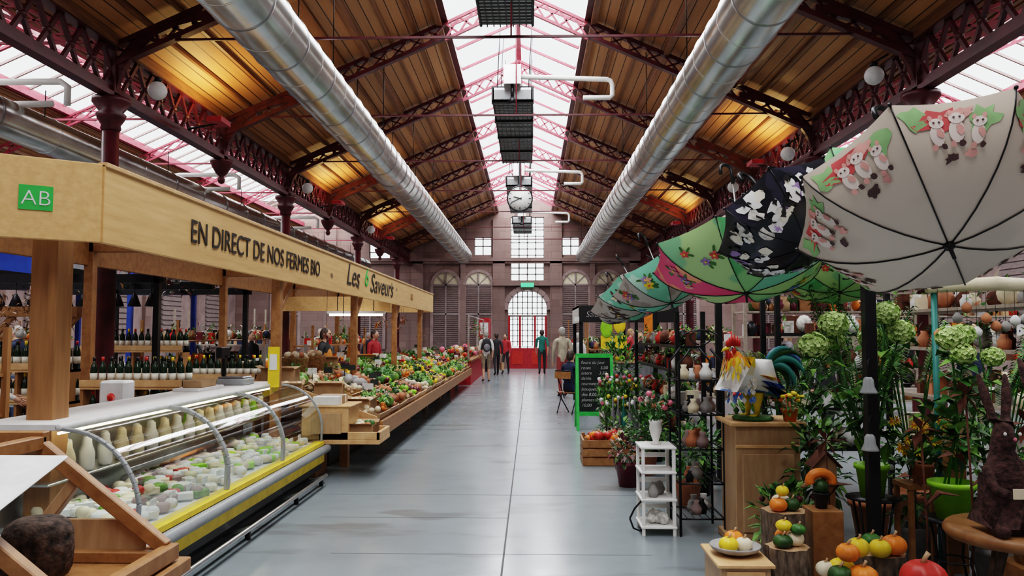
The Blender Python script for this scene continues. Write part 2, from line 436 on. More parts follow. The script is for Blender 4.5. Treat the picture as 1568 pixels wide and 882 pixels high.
# ---------------------------------------------------------------- iron structure
def webbed(b,p,q,depth,n,m,w=.07,c=.05):
    p=Vector(p);q=Vector(q);d=Vector(depth)
    b.beam(p,q,w,c,m); b.beam(p+d,q+d,w,c,m)
    for i in range(n):
        a=p+(q-p)*i/n; e=p+(q-p)*(i+1)/n
        b.beam(a,e+d,.035,.03,m); b.beam(a+d,e,.035,.03,m)
for i,y in enumerate(TY):
    b=B()
    for sgn in(-1,1):
        e=CX+sgn*5.35; g=CX+sgn*GX
        m='iron_red'
        p=Vector((e,y,EZ-.12)); q=Vector((g,y,zt-.12))
        webbed(b,p,q,(0,0,-.25),12,m,.12,.07)
        webbed(b,q,(CX,y,zr-.08),(0,0,-.30),5,'iron_red_lit',.06,.05)
        pts=[]
        for t in range(9):
            a=math.pi/2*t/8
            pts.append(Vector((e-sgn*(1.35-1.35*math.cos(a)),y,4.75+1.15*math.sin(a))))
        for t in range(8): b.beam(pts[t],pts[t+1],.13,.08,m,(0,1,0))
        for t in range(0,8,2):
            X=pts[t+1].x; zz=EZ-.3+SL*(5.35-abs(X-CX))
            b.beam(pts[t+1],(X,y,zz),.04,.04,m)
        b.beam((e,y,4.7),(e,y,EZ),.16,.16,m)
        a=XL if sgn<0 else XR; rx=a+sgn*3.9
        webbed(b,(a,y,EZ-.1),(rx,y,7.2),(0,0,-.22),9,'iron_red_lit',.06,.045)
        webbed(b,(a+sgn*AW,y,5.4),(rx,y,7.2),(0,0,-.22),9,'iron_red_lit',.06,.045)
        b.beam((a,y,EZ-.05),(a+sgn*AW,y,EZ-.05),.035,.035,'iron_red_lit')
    b.beam((CX-5.35,y,EZ-.02),(CX+5.35,y,EZ-.02),.03,.03,m)
    b.tube([(CX,y,zr-.3),(CX,y,EZ)],.012,'iron_red_lit',5)
    b.sph((CX,y,zr-.36),.09,'iron_red_lit')
    b.obj('roof_truss',origin=True)
for sgn,x in((-1,XL),(1,XR)):
    b=B(); ye=YE-.06
    b.beam((x,Y0+.02,5.5),(x,ye,5.5),.16,.07,'iron_red'); b.beam((x,Y0+.02,4.82),(x,ye,4.82),.16,.07,'iron_red')
    b.beam((x,Y0+.02,4.90),(x,ye,4.90),.06,.1,'iron_red')
    y=Y0+.05
    while y<ye-.46:
        b.beam((x,y,4.85),(x,y+.46,5.48),.05,.05,'iron_red',(1,0,0)); b.beam((x,y+.46,4.85),(x,y,5.48),.05,.05,'iron_red',(1,0,0))
        b.sph((x,y+.23,5.165),.06,'iron_red',6,4); y+=.46
    b.obj('lattice_girder')
cap=[(.11,0),(.13,.03),(.12,.08),(.17,.16),(.19,.22),(.15,.26),(.24,.38),(.24,.44)]
for i,y in enumerate(TY):
    for sgn,x in((-1,XL),(1,XR)):
        b=B()
        if abs((y-2.7)%7.5)<.1 or abs((y-2.7)%7.5-7.5)<.1:
            b.lathe([(.26,0),(.26,.12),(.2,.16),(.2,.9),(.15,1.),(.12,1.1),(.12,2.6),(.14,2.62),(.14,2.7),(.115,2.72),(.105,4.36)],(x,y,0),'iron_red',16)
            b.lathe(cap,(x,y,4.34),'iron_red',16); b.obj('cast_iron_column')
        else:
            b.lathe([(.0,0),(.05,.03),(.07,.09),(.04,.14),(.1,.2),(.17,.32),(.2,.4),(.2,.44)],(x,y,4.34),'iron_red',14); b.obj('pendant_corbel')
MD=Matrix(((1,0,0,0),(0,0,1,0),(0,1,0,0),(0,0,0,1)))
def duct(name,x,z,r,y0,y1,seg=1.0):
    b=B(); n=32
    b.lathe([(r,y0),(r,y1),(r*.96,y1),(r*.9,y1-.3)],(x,0,z),'galv',n,MD)
    y=y0+.6;i=0
    while y<y1:
        w=.03 if i%2 else .014
        b.lathe([(r,y-w),(r+.010,y-w*.4),(r+.010,y+w*.4),(r,y+w)],(x,0,z),'galv_seam' if i%2 else 'galv',n,MD); y+=seg*.62; i+=1
    for y in TY:
        if y0<y<y1:
            for s in(-1,1): b.tube([(x+s*r*.7,y+.5,z+r*.7),(x+s*r*.7,y+.5,min(EZ+SL*(5.35-abs(x+s*r*.7-CX)),6.9))],.008,'dark_metal',4)
    return b.obj(name)
duct('ventilation_duct',-3.0,5.14,.355,-2,35.2); duct('ventilation_duct',2.42,5.14,.355,-2,35.2)
duct('aisle_duct',-7.0,4.5,.26,-2,33,2)
for y0 in(5.4,14.5,23,31):
    b=B(); L=5.6 if y0<30 else 3.6; x=-.33; z=6.12; w=.37
    b.bx(x-.16,x+.16,y0-.25,y0+.5,z+.14,z+.5,'galv')
    b.bx(x-w,x+w,y0,y0+L,z+.1,z+.14,'steel')
    for s in(-1,1): b.bx(x+s*w-.02,x+s*w+.02,y0,y0+L,z-.08,z+.14,'dark_metal')
    y=y0
    while y<y0+L: 
        b.bx(x-w,x+w,y,y+.04,z-.08,z+.1,'grey_plastic'); y+=.11
    for i in range(9): X=x-w+2*w*i/8; b.bx(X-.008,X+.008,y0,y0+L,z-.09,z-.07,'black')
    for yy in(y0+.1,y0+1.45,y0+2.8,y0+4.15): 
        if yy<y0+L: b.bx(x-w-.03,x+w+.03,yy,yy+.1,z-.12,z+.2,'black'); 
        for s in(-1,1): b.tube([(x+s*w*.8,yy,z+.1),(CX+s*.3,yy,zr-.2)],.008,'dark_metal',4)
    b.tube([(x,y0,z+.35),(1.45,y0+.05,z+.3),(1.52,y0+.05,z+.27),(1.55,y0+.05,z+.2),(1.55,y0+.05,z),(1.5,y0+.05,z-.05),(1.0,y0+.05,z-.05)],.045,'white_paint',10)
    b.tube([(x,y0-.15,z+.15),(x,y0-.15,z-.1)],.03,'dark_metal',8); b.lathe([(.1,0),(.05,.08),(.03,.12)],(x,y0-.15,z-.2),'dark_metal',12)
    b.obj('radiant_heater')
def wallpipe(x,y,s):
    b=B(); z=5.0
    b.tube([(x,y,z),(x+s*.1,y,z+.02),(x+s*1.3,y,z+.02),(x+s*1.4,y,z-.05),(x+s*1.4,y,z-.3)],.045,'white_paint',8)
    b.tube([(x,y,z-.02),(x-.0,y,z-.35)],.045,'white_paint',8)
    b.tube([(x,y,z-.3),(x+s*1.2,y,z-.28)],.045,'white_paint',8); b.obj('heating_pipe')
for y in(9.6,15.8,22): wallpipe(-7.6,y+.6,1) ; wallpipe(6.0,y-.6,1)
b=B(); cx,cy,cz=-.3,22.6,5.55; r=.38
MY=Matrix.Rotation(math.radians(90),4,'X')
b.lathe([(0,-.06),(r*.95,-.06),(r,-.03),(r,.03),(r*.93,.05),(r*.9,.03),(0,.03)],(cx,cy,cz),'dark_metal',32,MY)
b.lathe([(0,.036),(r*.9,.036),(r*.9,.03)],(cx,cy,cz),'white_paint',32,MY)
for i in range(12):
    a=i*math.pi/6; r0=r*(.68 if i%3==0 else .75); b.beam((cx+r0*math.sin(a),cy-.045,cz+r0*math.cos(a)),(cx+r*.86*math.sin(a),cy-.045,cz+r*.86*math.cos(a)),.03 if i%3==0 else .018,.006,'black',(0,1,0))
for a,l,w in((math.radians(285),.5,.03),(math.radians(245),.75,.02)): b.beam((cx-.06*math.sin(a),cy-.055,cz-.06*math.cos(a)),(cx+r*l*math.sin(a),cy-.055,cz+r*l*math.cos(a)),w,.006,'black',(0,1,0))
b.bx(cx-.03,cx+.03,cy-.02,cy+.02,cz+r,zr-.3,'dark_metal'); b.bx(cx-.16,cx+.16,cy-.05,cy+.05,cz-r-.03,cz-r+.02,'dark_metal')
b.obj('hanging_clock')
for x,y,z in((-5.25,10.75,5.06),(-5.25,18.2,5.06),(4.75,10.75,5.2),(4.75,14.4,4.95),(-5.25,25.6,5.06),(4.75,18.3,5.06)):
    b=B(); b.sph((x,y,z),.13,'white',14,10); b.lathe([(.05,.12),(.06,.16),(.02,.2)],(x,y,z),'dark_metal'); b.tube([(x,y,z+.18),(x+(-.2 if x<0 else .2),y,z+.3)],.015,'dark_metal',6); b.obj('globe_lamp')
UPL=((-5.0,12.3),(-5.0,20.2),(4.5,15.6),(4.5,24.2),(-5.0,27.8))
for x,y in UPL:
    b=B(); s=1 if x<0 else -1
    b.bx(x-.12,x+.12,y-.2,y+.2,5.0,5.08,'trim_red'); b.bx(x-.1,x+.1,y-.17,y+.17,5.08,5.09,'white'); b.tube([(x,y,5.02),(x-s*.5,y,4.92)],.02,'dark_metal',6)
    b.obj('uplight_fixture')

# ---------------------------------------------------------------- left market stall
b=B()
SX=-2.7
b.bx(SX-.04,SX,4.87,21.7,2.22,2.72,'pine'); b.bx(SX-.05,SX+.012,4.87,21.7,2.705,2.735,'pine_light')
A=Vector((SX-.02,4.87,2.47)); D=Vector((-3.25,4.50,2.47)); b.beam(A,D,.04,.5,'pine')
b.beam((D.x,D.y,2.47),(-4.7,4.45,2.47),.04,.5,'pine')
for y in(8.6,12.4,16.1,19.8): b.bx(SX-.15,SX-.05,y-.05,y+.05,0,2.7,'wood_brown'); b.beam((SX-.1,y+.06,1.9),(SX-.1,y+.5,2.25),.06,.06,'wood_brown')
b.bx(-3.19,-3.02,4.92,5.1,0,2.68,'pine_v')
for y in(5.0,8.6,12.4,16.1,19.8): 
    b.bx(-4.9,-2.75,y-.05,y+.05,2.55,2.69,'wood_brown'); b.bx(-4.95,-4.85,y-.05,y+.05,0,2.7,'wood_brown')
b.bx(-4.96,-4.9,4.5,21.7,2.4,2.68,'wood_brown')
b.bx(-4.9,-2.75,15.25,15.29,2.08,2.36,'pine')
b.bx(-4.9,-2.75,21.66,21.7,2.22,2.72,'pine')
stall=b.obj('market_stall_frame',bevel=.004)
TM=lambda x,y,z:Matrix.Translation((x,y,z))@Matrix.Rotation(math.radians(90),4,'Z')@Matrix.Rotation(math.radians(90),4,'X')
text('EN DIRECT DE NOS FERMES BIO',.265,TM(SX+.006,6.12,2.375),'letter_black',stall,'lettering_1',.003,xs=1.01)
text('Les',.46,TM(SX+.006,11.4,2.37),'letter_black',stall,'lettering_2',.003,shear=.3,xs=1.4)
text('6',.46,TM(SX+.006,12.65,2.42),'green_paint',stall,'lettering_6',.003,shear=.3,xs=1.3)
text('Saveurs',.46,TM(SX+.006,13.1,2.35),'letter_black',stall,'lettering_7',.003,shear=.3,xs=1.55)
text('BIO',.2,TM(SX+.006,17.6,2.4),'wood_brown',stall,'lettering_3',.002)
d=(A-D).normalized(); ang=math.atan2(d.y,d.x)
nrm=Vector((d.y,-d.x,0))
PM=lambda p:Matrix.Translation(p)@Matrix.Rotation(ang,4,'Z')@Matrix.Rotation(math.radians(90),4,'X')
c=D+(A-D)*.45+nrm*.022
b=B(); b.bx(-.09,.09,-.075,.075,0,.004,'green_paint',PM(c)); lg=b.obj('organic_label',parent=stall)
text('AB',.13,PM(c+nrm*.005+Vector((0,0,-.045))),'white',stall,'lettering_4',.002,'CENTER',thin=-.002)
text('ge',.3,PM(D+nrm*.024+Vector((-.02,0,-.05))),'black',stall,'lettering_5',.002,shear=.3)
b=B(); b.bx(-3.9,-2.78,14.9,15.0,2.02,2.07,'white_paint'); b.tube([(-3.85,14.95,2.0),(-2.83,14.95,2.0)],.022,'lampglow',8)
for x in(-3.7,-3.0): b.tube([(x,14.95,2.06),(x,14.95,2.6)],.008,'dark_metal',4)
b.obj('fluorescent_lamp')

# refrigerated display
b=B(); y0,y1=4.72,8.9
def extr(b,prof,y0,y1,m,cap=True):
    n=len(prof); vs=[(x,y0,z) for x,z in prof]+[(x,y1,z) for x,z in prof]
    fs=[(i,(i+1)%n,(i+1)%n+n,i+n) for i in range(n)]
    if cap: fs+= [tuple(range(n-1,-1,-1)),tuple(range(n,2*n))]
    b.add(vs,fs,m)
b.bx(-3.35,-2.5,y0,y1,0,.14,'dark_metal')
b.bx(-3.35,-2.42,y0,y1,.14,.3,'grey_plastic')
b.bx(-2.46,-2.36,y0,y1,.12,.20,'dark_metal')
b.bx(-2.42,-2.33,y0,y1,.20,.30,'yellow')
b.tube([(-2.31,y0-.05,.345),(-2.31,y1+.05,.345)],.045,'grey_plastic',10)
b.bx(-2.44,-2.335,y0,y1,.385,.43,'yellow')
b.bx(-3.38,-3.26,y0,y1,.3,1.06,'steel')
b.bx(-3.40,-2.86,y0-.02,y1+.02,1.06,1.10,'white_paint'); b.tube([(-2.85,y0-.02,1.08),(-2.85,y1+.02,1.08)],.022,'white',10)
arc=[]
for i in range(13):
    a=math.radians(8+ 72*i/12); arc.append((-2.95+.60*math.cos(a-.1),.44+.63*math.sin(a+.05)))
arc[0]=(-2.36,.43); arc[-1]=(-2.85,1.07)
vs=[(x,y0+.03,z) for x,z in arc]+[(x,y1-.03,z) for x,z in arc]; n=len(arc)
b.add(vs,[(i,i+1,i+1+n,i+n) for i in range(n-1)],'display_glass',True)
for y in(y0+1.42,y0+2.8):
    for i in range(12): b.beam((arc[i][0]-.01,y,arc[i][1]),(arc[i+1][0]-.01,y,arc[i+1][1]),.035,.04,'grey_plastic',(0,1,0))
for y in(y0+.01,y1-.02):
    vs=[(x,y,z) for x,z in arc]+[(-3.26,y,1.07),(-3.26,y,.43)]; n=len(vs)
    b.add(vs,[tuple(range(n))],'display_glass')
    for i in range(12): b.beam((arc[i][0],y,arc[i][1]),(arc[i+1][0],y,arc[i+1][1]),.022,.03,'grey_plastic',(0,1,0))
b.bx(-3.25,-2.45,y0+.04,y1-.04,.34,.42,'white')
b.bx(-3.25,-2.97,y0+.1,y1-.1,.70,.715,'steel')
b.tube([(-2.92,y0+.1,1.03),(-2.92,y1-.1,1.03)],.010,'lampglow',6)  # glowing tube added to brighten the inside of the counter
for i in range(270):
    y=U(y0+.15,y1-.2); x=U(-3.1,-2.47); z=.43+(-2.47-x)*.12; t=R()
    c=random.choice(['white','cream','white','dots','cream','leaf_l','cream','red','pinkwall','white'] if y<6.6 else ['cream','white','cream','white','dots','lime'])
    if t<.45: b.lathe([(.0,0),(.05,0),(.055,.03),(.045,.055),(0,.06)],(x,y,z),c,10)
    elif t<.8:
        MM=Matrix.Translation((x,y,z+.02))@Matrix.Rotation(U(0,3),4,'Z'); b.bx(-.06,.06,-.04,.04,-.02,.028,c,MM)
    else: b.sph((x,y,z+.04),(.05,.045,.04),c,8,6)
for i in range(34):
    y=5.0+.115*i; x=-3.10+.07*(i%2); b.lathe([(.035,0),(.048,.03),(.048,.12),(.03,.17),(.026,.22),(0,.23)],(x,y,.716),random.choice(['cream','lime','cream','white'] if i>16 else ['white','cream','dots','white']),10)
for i in range(14): 
    y=5+.28*i; b.bx(-2.56,-2.55,y,y+.09,.47,.53,'white',None)
b.tube([(-2.27,y0,.07),(-2.27,y1-.2,.07)],.02,'steel',8); b.tube([(-2.20,y0,.12),(-2.20,y1-.4,.12)],.02,'steel',8)
for y in(5,6.3,7.6,8.5): b.beam((-2.2,y,.12),(-2.45,y,.03),.03,.02,'steel'); b.bx(-2.28,-2.24,y,y+.03,0,.07,'dark_metal')
b.obj('refrigerated_display_counter',bevel=.004)
b=B(); b.bx(-3.3,-3.0,8.2,8.5,1.10,1.17,'grey_plastic'); b.bx(-3.3,-3.02,8.22,8.48,1.17,1.19,'steel'); b.bx(-3.3,-3.26,8.32,8.38,1.19,1.42,'dark_metal'); b.bx(-3.32,-3.26,8.22,8.48,1.38,1.5,'dark_metal'); b.obj('shop_scale',bevel=.01)
b=B(); b.bx(-3.35,-3.1,7.3,7.9,1.1,1.13,'white'); b.bx(-3.3,-3.12,7.4,7.75,1.13,1.2,'cardboard'); b.obj('wrapping_paper_stack',bevel=.004)
b=B()
b.bx(-2.42,-1.72,8.98,9.65,.38,.43,'pine_light'); b.bx(-1.76,-1.72,8.98,9.65,.43,.52,'pine_light'); b.bx(-2.42,-1.72,8.98,9.01,.43,.52,'pine_light'); b.bx(-2.42,-1.72,9.62,9.65,.43,.52,'pine_light')
b.bx(-2.62,-2.08,8.98,9.55,.43,.8,'pine_light'); b.bx(-2.5,-2.16,8.95,8.98,.5,.74,'wood_tan'); b.bx(-2.55,-2.45,9,9.5,0,.4,'wood_brown'); b.bx(-2.65,-2.05,8.96,9.57,.8,.82,'pine_light')
for i in range(7): b.bx(-2.5,-2.2,9.0+.07*i,9.04+.07*i,.82,.82+.1,random.choice(['white','cardboard']))
b.obj('wooden_sales_stand',bevel=.006)
def box(name,x,y,z,w,d,h,ang=0,fill=None):
    b=B(); M=Matrix.Translation((x,y,z))@Matrix.Rotation(ang,4,'Z')
    b.bx(-w,w,-d,d,0,.01,'cardboard',M)
    for s in(-1,1): b.bx(s*w-.006,s*w+.006,-d,d,0,h,'cardboard',M); b.bx(-w,w,s*d-.006,s*d+.006,0,h,'cardboard',M)
    for s in(-1,1):
        b.add([(s*w,-d,h),(s*w,d,h),(s*(w+.08),d,h+.05),(s*(w+.08),-d,h+.05)],[(0,1,2,3)],'cardboard',False,M); b.add([(-w,s*d,h),(w,s*d,h),(w,s*(d+.07),h+.03),(-w,s*(d+.07),h+.03)],[(0,1,2,3)],'cardboard',False,M)
    if fill:
        for _ in range(20): b.sph(M@Vector((U(-w+.05,w-.05),U(-d+.05,d-.05),h*U(.75,1.02))),.045,random.choice(fill),7,5)
    b.obj(name)
box('cardboard_box',-2.85,9.25,.84,.16,.14,.2,.2,['cream','wood_tan']); box('cardboard_box',-3.1,9.7,.98,.2,.15,.22,.1); box('cardboard_box',-1.98,9.3,.44,.15,.2,.14,0,['cream','terracotta','leaf'])
box('cardboard_box',-2.55,9.95,.78,.17,.14,.22,.15); box('cardboard_box',-3.2,12.2,1.0,.18,.15,.25,.3); box('cardboard_box',-2.15,10.0,.62,.15,.14,.18,-.1,['wood_tan','cream']); box('cardboard_box',-3.2,15.4,1.0,.18,.15,.2,.1,['orange'])

prod=dict(tomato=('red',.04),orange_=('orange',.045),lettuce=('leaf_l',.09),potato=('wood_tan',.035),cabbage=('leaf',.1),lemon=('yellow',.04),onion=('cream',.04),apple=('burgundy',.042),carrot=('orange',.03),leek=('leaf_d',.05),pear=('lime',.04),beet=('burgundy',.045),mush=('wood_grey',.04),squash=('terracotta',.06),celeriac=('stone_grey',.07))
b=B(); 
VY0,VY1=9.75,24.5
for y in(VY0,12.2,14.7,17.2,19.7,22.2,VY1): b.bx(-3.3,-3.2,y-.05,y+.05,0,.95,'wood_brown'); b.bx(-2.35,-2.25,y-.05,y+.05,0,.5,'wood_brown')
extr(b,[(-1.85,.42),(-1.85,.46),(-3.45,.98),(-3.45,.94)],VY0,VY1,'wood_brown'); b.bx(-1.87,-1.83,VY0,VY1,.36,.56,'wood_brown')
extr(b,[(-1.85,.42),(-1.9,.62),(-3.4,1.15),(-3.45,.94)],VY0-.03,VY0,'pine_light')
b.bx(-3.3,-2.5,VY0,VY1,0,.6,'dark_metal')
b.obj('vegetable_stall_counter',bevel=.004)
keys=list(prod)
y=VY0+.03
while y<VY1-.6:
    L=.72
    for row,(xa,xb) in enumerate(((-2.38,-1.9),(-2.88,-2.42),(-3.4,-2.92))):
        b=B(); za=.46+(-1.85-xb)*.325; tilt=math.atan(.325)
        MM=Matrix.Translation(((xa+xb)/2,y+L/2,za+.10+U(0,.03)))@Matrix.Rotation(tilt+U(-.03,.05),4,'Y')@Matrix.Rotation(U(-.04,.04),4,'Z'); w=(xb-xa)/2
        wd=random.choice(['pine_light','wood_brown','wood_tan','pine_light','cardboard'])
        b.bx(-w,w,-L/2+.01,L/2-.01,0,.012,wd,MM)
        for s in(-1,1):
            b.bx(s*w-.008,s*w+.008,-L/2+.01,L/2-.01,0,.06,wd,MM); b.bx(s*w-.008,s*w+.008,-L/2+.01,L/2-.01,.075,.13,wd,MM)
            b.bx(-w,w,s*(L/2-.015)-.006,s*(L/2-.015)+.006,0,.13,wd,MM)
        for half in(-1,1):
            k=random.choice(keys) if y>12 else random.choice(['potato','onion','squash','mush','carrot','lettuce','celeriac','potato','leek']); m_,r_=prod[k]
            n=int(15*(.045/max(r_,.035))**2)+5
            for _ in range(n):
                p=MM@Vector((U(-w+r_,w-r_),half*L/4+U(-L/4+r_*.7,L/4-r_*.7),U(.09,.19)))
                rr=r_*U(.8,1.15); b.sph(p,(rr,rr*U(.9,1.3),rr*.95),m_,7,5)
            if k in('lettuce','cabbage','leek','carrot'):
                b.foliage(MM@Vector((0,half*L/4,.22)),(w*.9,L*.22,.06),45,.1,['leaf','leaf_l','leaf'])
        b.obj('vegetable_crate')
    y+=L+.02
for y in(10.6,11.5):
    b=B(); x=-3.2; b.lathe([(.13,0),(.17,.05),(.19,.18),(.2,.2),(.18,.2),(.16,.1),(0,.08)],(x,y,1.12),'wicker',16)
    for i in range(16): b.sph((x+U(-.12,.12),y+U(-.12,.12),1.31+U(0,.05)),.045,random.choice(['cream','wood_tan','terracotta']),7,5)
    b.obj('produce_basket')
b=B()
for i in range(30):
    y=U(10,24); x=U(-3.3,-2.0); z=.62+(-1.85-x)*.325+.12
    b.tube([(x,y,z-.1),(x,y,z+.06)],.006,'dark_metal',4); b.bx(x-.06,x+.06,y-.004,y+.004,z+.04,z+.12,random.choice(['white','chalk','white']))
b.obj('price_tag_set')
b=B()
for i in range(16):
    y=U(12,21); x=U(-3.6,-2.9); zt_=U(1.6,2.2)
    b.tube([(x,y,2.62),(x,y,zt_)],.004,'dark_metal',3); c=random.choice(['orange','terracotta','wood_tan','red','leaf','burgundy'])
    b.foliage((x,y,zt_-.12),(.04,.04,.1),14,.09,[c,'wood_brown',c],.35,-.6)
b.obj('hanging_goods_string')
b=B()
b.bx(-3.2,-1.9,25,33,.0,.75,'trim_red'); b.bx(-3.25,-1.85,24.95,33.05,.75,.8,'wood_brown')
for y in(25,29,33): b.bx(-2.0,-1.95,y-.03,y+.03,.8,2.2,'steel')
b.tube([(-1.97,25,2.2),(-1.97,33,2.2)],.02,'steel',6)
for i in range(170): b.sph((U(-3.0,-2.0),U(25.2,32.8),.84+U(0,.3)),U(.05,.1),random.choice(['red','orange','leaf','cream','burgundy','pink','leaf_d']),7,5)
for i in range(12): b.foliage((-2,U(25,33),U(1.6,2.0)),.14,16,.1,['leaf','pink','leaf_l'])
b.obj('flower_and_fruit_stall')
for i,y in enumerate((33.6,34.6)):
    b=B(); b.bx(-2.2,-1.75,y,y+.4,1.4,2.3,'trim_red'); b.bx(-2.15,-1.8,y-.02,y,1.6,2.1,'white'); b.bx(-2.1,-1.85,y+.1,y+.3,0,1.4,'dark_metal'); b.obj('red_vending_box')

# foreground left wooden bread display (open sided)
b=B()
b.bx(-3.0,-1.72,2.7,3.5,0,.575,'wood_brown'); b.bx(-3.1,-1.545,2.6,3.6,.575,.635,'wood_brown')
for y in(2.75,3.5):
    b.beam((-2.2,y,1.15),(-1.62,y,.70),.05,.06,'wood_brown'); b.beam((-2.9,y,.63),(-2.9,y,1.18),.05,.06,'wood_brown'); b.beam((-2.95,y,1.18),(-2.17,y,1.18),.05,.06,'wood_brown')
b.beam((-2.25,3.5,.66),(-1.6,3.5,.66),.05,.05,'wood_brown')
b.beam((-2.2,2.75,1.16),(-2.2,3.5,1.16),.06,.06,'wood_brown'); b.beam((-1.60,2.72,.68),(-1.60,3.53,.68),.06,.07,'wood_brown')
b.beam((-2.3,3.52,.64),(-2.03,3.52,1.0),.05,.05,'wood_tan')
b.bx(-2.9,-1.65,3.54,3.56,.63,.69,'wood_brown')
b.bx(-2.3,-1.72,3.52,3.535,.64,.82,'wood_tan')
vs=[(-2.45,2.62,1.06),(-1.78,2.62,1.06),(-1.82,3.08,1.17),(-2.5,3.08,1.17)]; vs2=[(a,c,e-.012) for a,c,e in vs]
b.add(vs+vs2,[(0,1,2,3),(7,6,5,4),(0,4,5,1),(1,5,6,2),(2,6,7,3),(3,7,4,0)],'white')
b.obj('wooden_bread_display',bevel=.005)
b=B()
pr=[]
for i in range(9):
    t=math.pi*i/8; pr.append((.135*abs(math.sin(t))**.45 if 0<i<8 else 0,.13*(1-(abs(math.cos(t))**.6)*(1 if t<math.pi/2 else -1))))
b.lathe(pr,(-2.02,3.22,.635),'bread',16)
b.obj('bread_loaf')

def bottle(b,x,y,z,s=1,m='bottle'):
    b.lathe([(.0,0),(.037*s,0),(.037*s,.19*s),(.03*s,.22*s),(.014*s,.25*s),(.014*s,.31*s),(0,.31*s)],(x,y,z),m,8)
    b.lathe([(.0385*s,.06*s),(.0385*s,.14*s)],(x,y,z),'label',8); b.lathe([(.0155*s,.27*s),(.0155*s,.312*s),(0,.314*s)],(x,y,z),random.choice(['red','yellow','dark_metal','dark_metal']),8)
for (x0,x1,y,zs) in((-4.75,-3.75,8.4,(.72,1.08)),(-4.5,-3.6,10.2,(.6,1.05)),(-6.2,-5.1,8.6,(.5,.9,1.25)),(-6.5,-5.1,11.4,(.6,1.0,1.4)),(-7.6,-6.5,7.6,(.6,.95,1.3))):
    b=B()
    for z in zs:
        b.bx(x0-.05,x1+.05,y-.12,y+.14,z-.03,z,'pine_light'); b.bx(x0-.05,x1+.05,y-.13,y-.12,z,z+.07,'pine_light'); X=x0
        while X<x1-.02: bottle(b,X+.05,y-.03,z); bottle(b,X+.09,y+.07,z); X+=.095
    for X in(x0-.05,(x0+x1)/2,x1+.02): b.bx(X,X+.03,y-.1,y+.14,0,zs[-1],'pine_v')
    b.obj('wine_bottle_shelf')
b=B(); b.bx(-4.05,-3.8,7.3,7.5,.85,1.2,'white'); b.lathe([(0,0),(.04,0),(.04,.04),(0,.04)],(-3.92,7.3,1.05),'red',12,MY); b.bx(-4.1,-3.75,7.25,7.55,0,.85,'wood_tan'); b.obj('cheese_slicer',bevel=.02)
b=B(); b.bx(-4.8,-4.2,5.6,7.9,0,.5,'wood_tan'); b.bx(-4.85,-4.15,5.55,7.95,.5,.55,'wood_brown')
for i in range(5): b.bx(-4.83,-4.2,5.6+.5*i,5.62+.5*i,0,.5,'wood_brown')
b.obj('back_counter',bevel=.005)
GD=['wood_brown','burgundy','wood_tan','cream','dark_metal','black','stone_grey','rust','red','white','sh_navy','leaf_d','cardboard','orange']
def goods(name,x0,x1,y0,y1,zs,frame='wood_brown',cols=GD,n=14,top=None,dim=.1):
    b=B(); h=top or zs[-1]+.4
    for X in(x0,x1):
        for Y in(y0,y1): b.bx(X-.025,X+.025,Y-.025,Y+.025,0,h,frame)
    for z in zs:
        b.bx(x0,x1,y0,y1,z-.03,z,frame)
        for i in range(n):
            x=U(x0+.1,x1-.1);y=U(y0+.05,y1-.05);s=U(.5,1)*dim;t=R();c=random.choice(cols)
            if t<.3: b.lathe([(0,0),(s*.7,0),(s*.8,s),(s*.4,s*1.5),(s*.45,s*1.8),(0,s*1.8)],(x,y,z),c,8)
            elif t<.6: b.bx(x-s*.7,x+s*.7,y-s*.5,y+s*.5,z,z+s*1.8,c)
            elif t<.8: b.sph((x,y,z+s),(s*.9,s*.9,s),c,8,6)
            else: b.foliage((x,y,z+s*1.4),s*1.3,14,s*1.2,['leaf','leaf_l',c])
    return b.obj(name)
goods('bakery_shelf',-6.4,-4.6,6.3,6.8,(.55,.95,1.3),'pine_v',['wood_tan','cream','bread','wood_brown','white'],22)
goods('deli_counter',-9.6,-7.8,12.4,13.2,(.5,1.0),'steel',GD,30)
goods('cheese_counter',-4.7,-4.0,11.7,13.9,(.7,1.05),'steel',GD,40)
goods('grocery_shelf',-4.75,-4.35,15.6,20.5,(.5,1.0,1.4),'wood_brown',GD,60)
goods('grocery_shelf',-7.5,-6.8,15,22,(.5,1.0,1.5),'wood_brown',GD,80,None,.13)
goods('grocery_shelf',-12.5,-11.5,12,20,(.5,1.0,1.5),'wood_brown',GD,70,None,.14)
goods('market_table',-6.8,-6.0,23.5,30,(.8,1.3),'wood_grey',GD,80,None,.13)
goods('market_table',-11,-8.5,24,25,(.8,1.3),'wood_grey',GD,60,2.4,.15)
b=B()
for x in(-7.6,-5.2): 
    for y in(10.8,14.2): b.bx(x-.04,x+.04,y-.04,y+.04,0,2.45,'dark_metal')
for y in(10.8,12.5,14.2): b.bx(-8.6,-5.1,y-.04,y+.04,2.35,2.47,'dark_metal'); 
for x in(-7.6,-6.4,-5.2): b.bx(x-.04,x+.04,10.6,14.4,2.47,2.55,'dark_metal')
for i in range(14):
    x=-8.4+.24*i
    b.tube([(x,10.8,2.35),(x,10.8,2.2)],.006,'black',4); b.lathe([(.02,.18),(.04,.14),(.09,0),(.08,0),(.02,.12)],(x,10.8,2.02),'dark_metal',10)
for i in range(30): b.foliage((U(-8.4,-5.2),U(10.8,14.2),2.5+U(-.1,.12)),(.25,.25,.08),12,.12,['leaf_d','wood_brown','burgundy'])
b.obj('pergola_with_pendant_lamps')
b=B()
b.bx(-10.8,-7.9,15.4,18.5,2.55,3.35,'blue'); b.bx(-10.9,-7.8,15.3,18.6,3.35,3.42,'sh_navy')
b.bx(-9.3,-8.0,15.36,15.4,2.65,3.1,'sh_grey'); b.bx(-7.9,-7.88,15.6,18.3,2.62,3.2,'sh_grey')
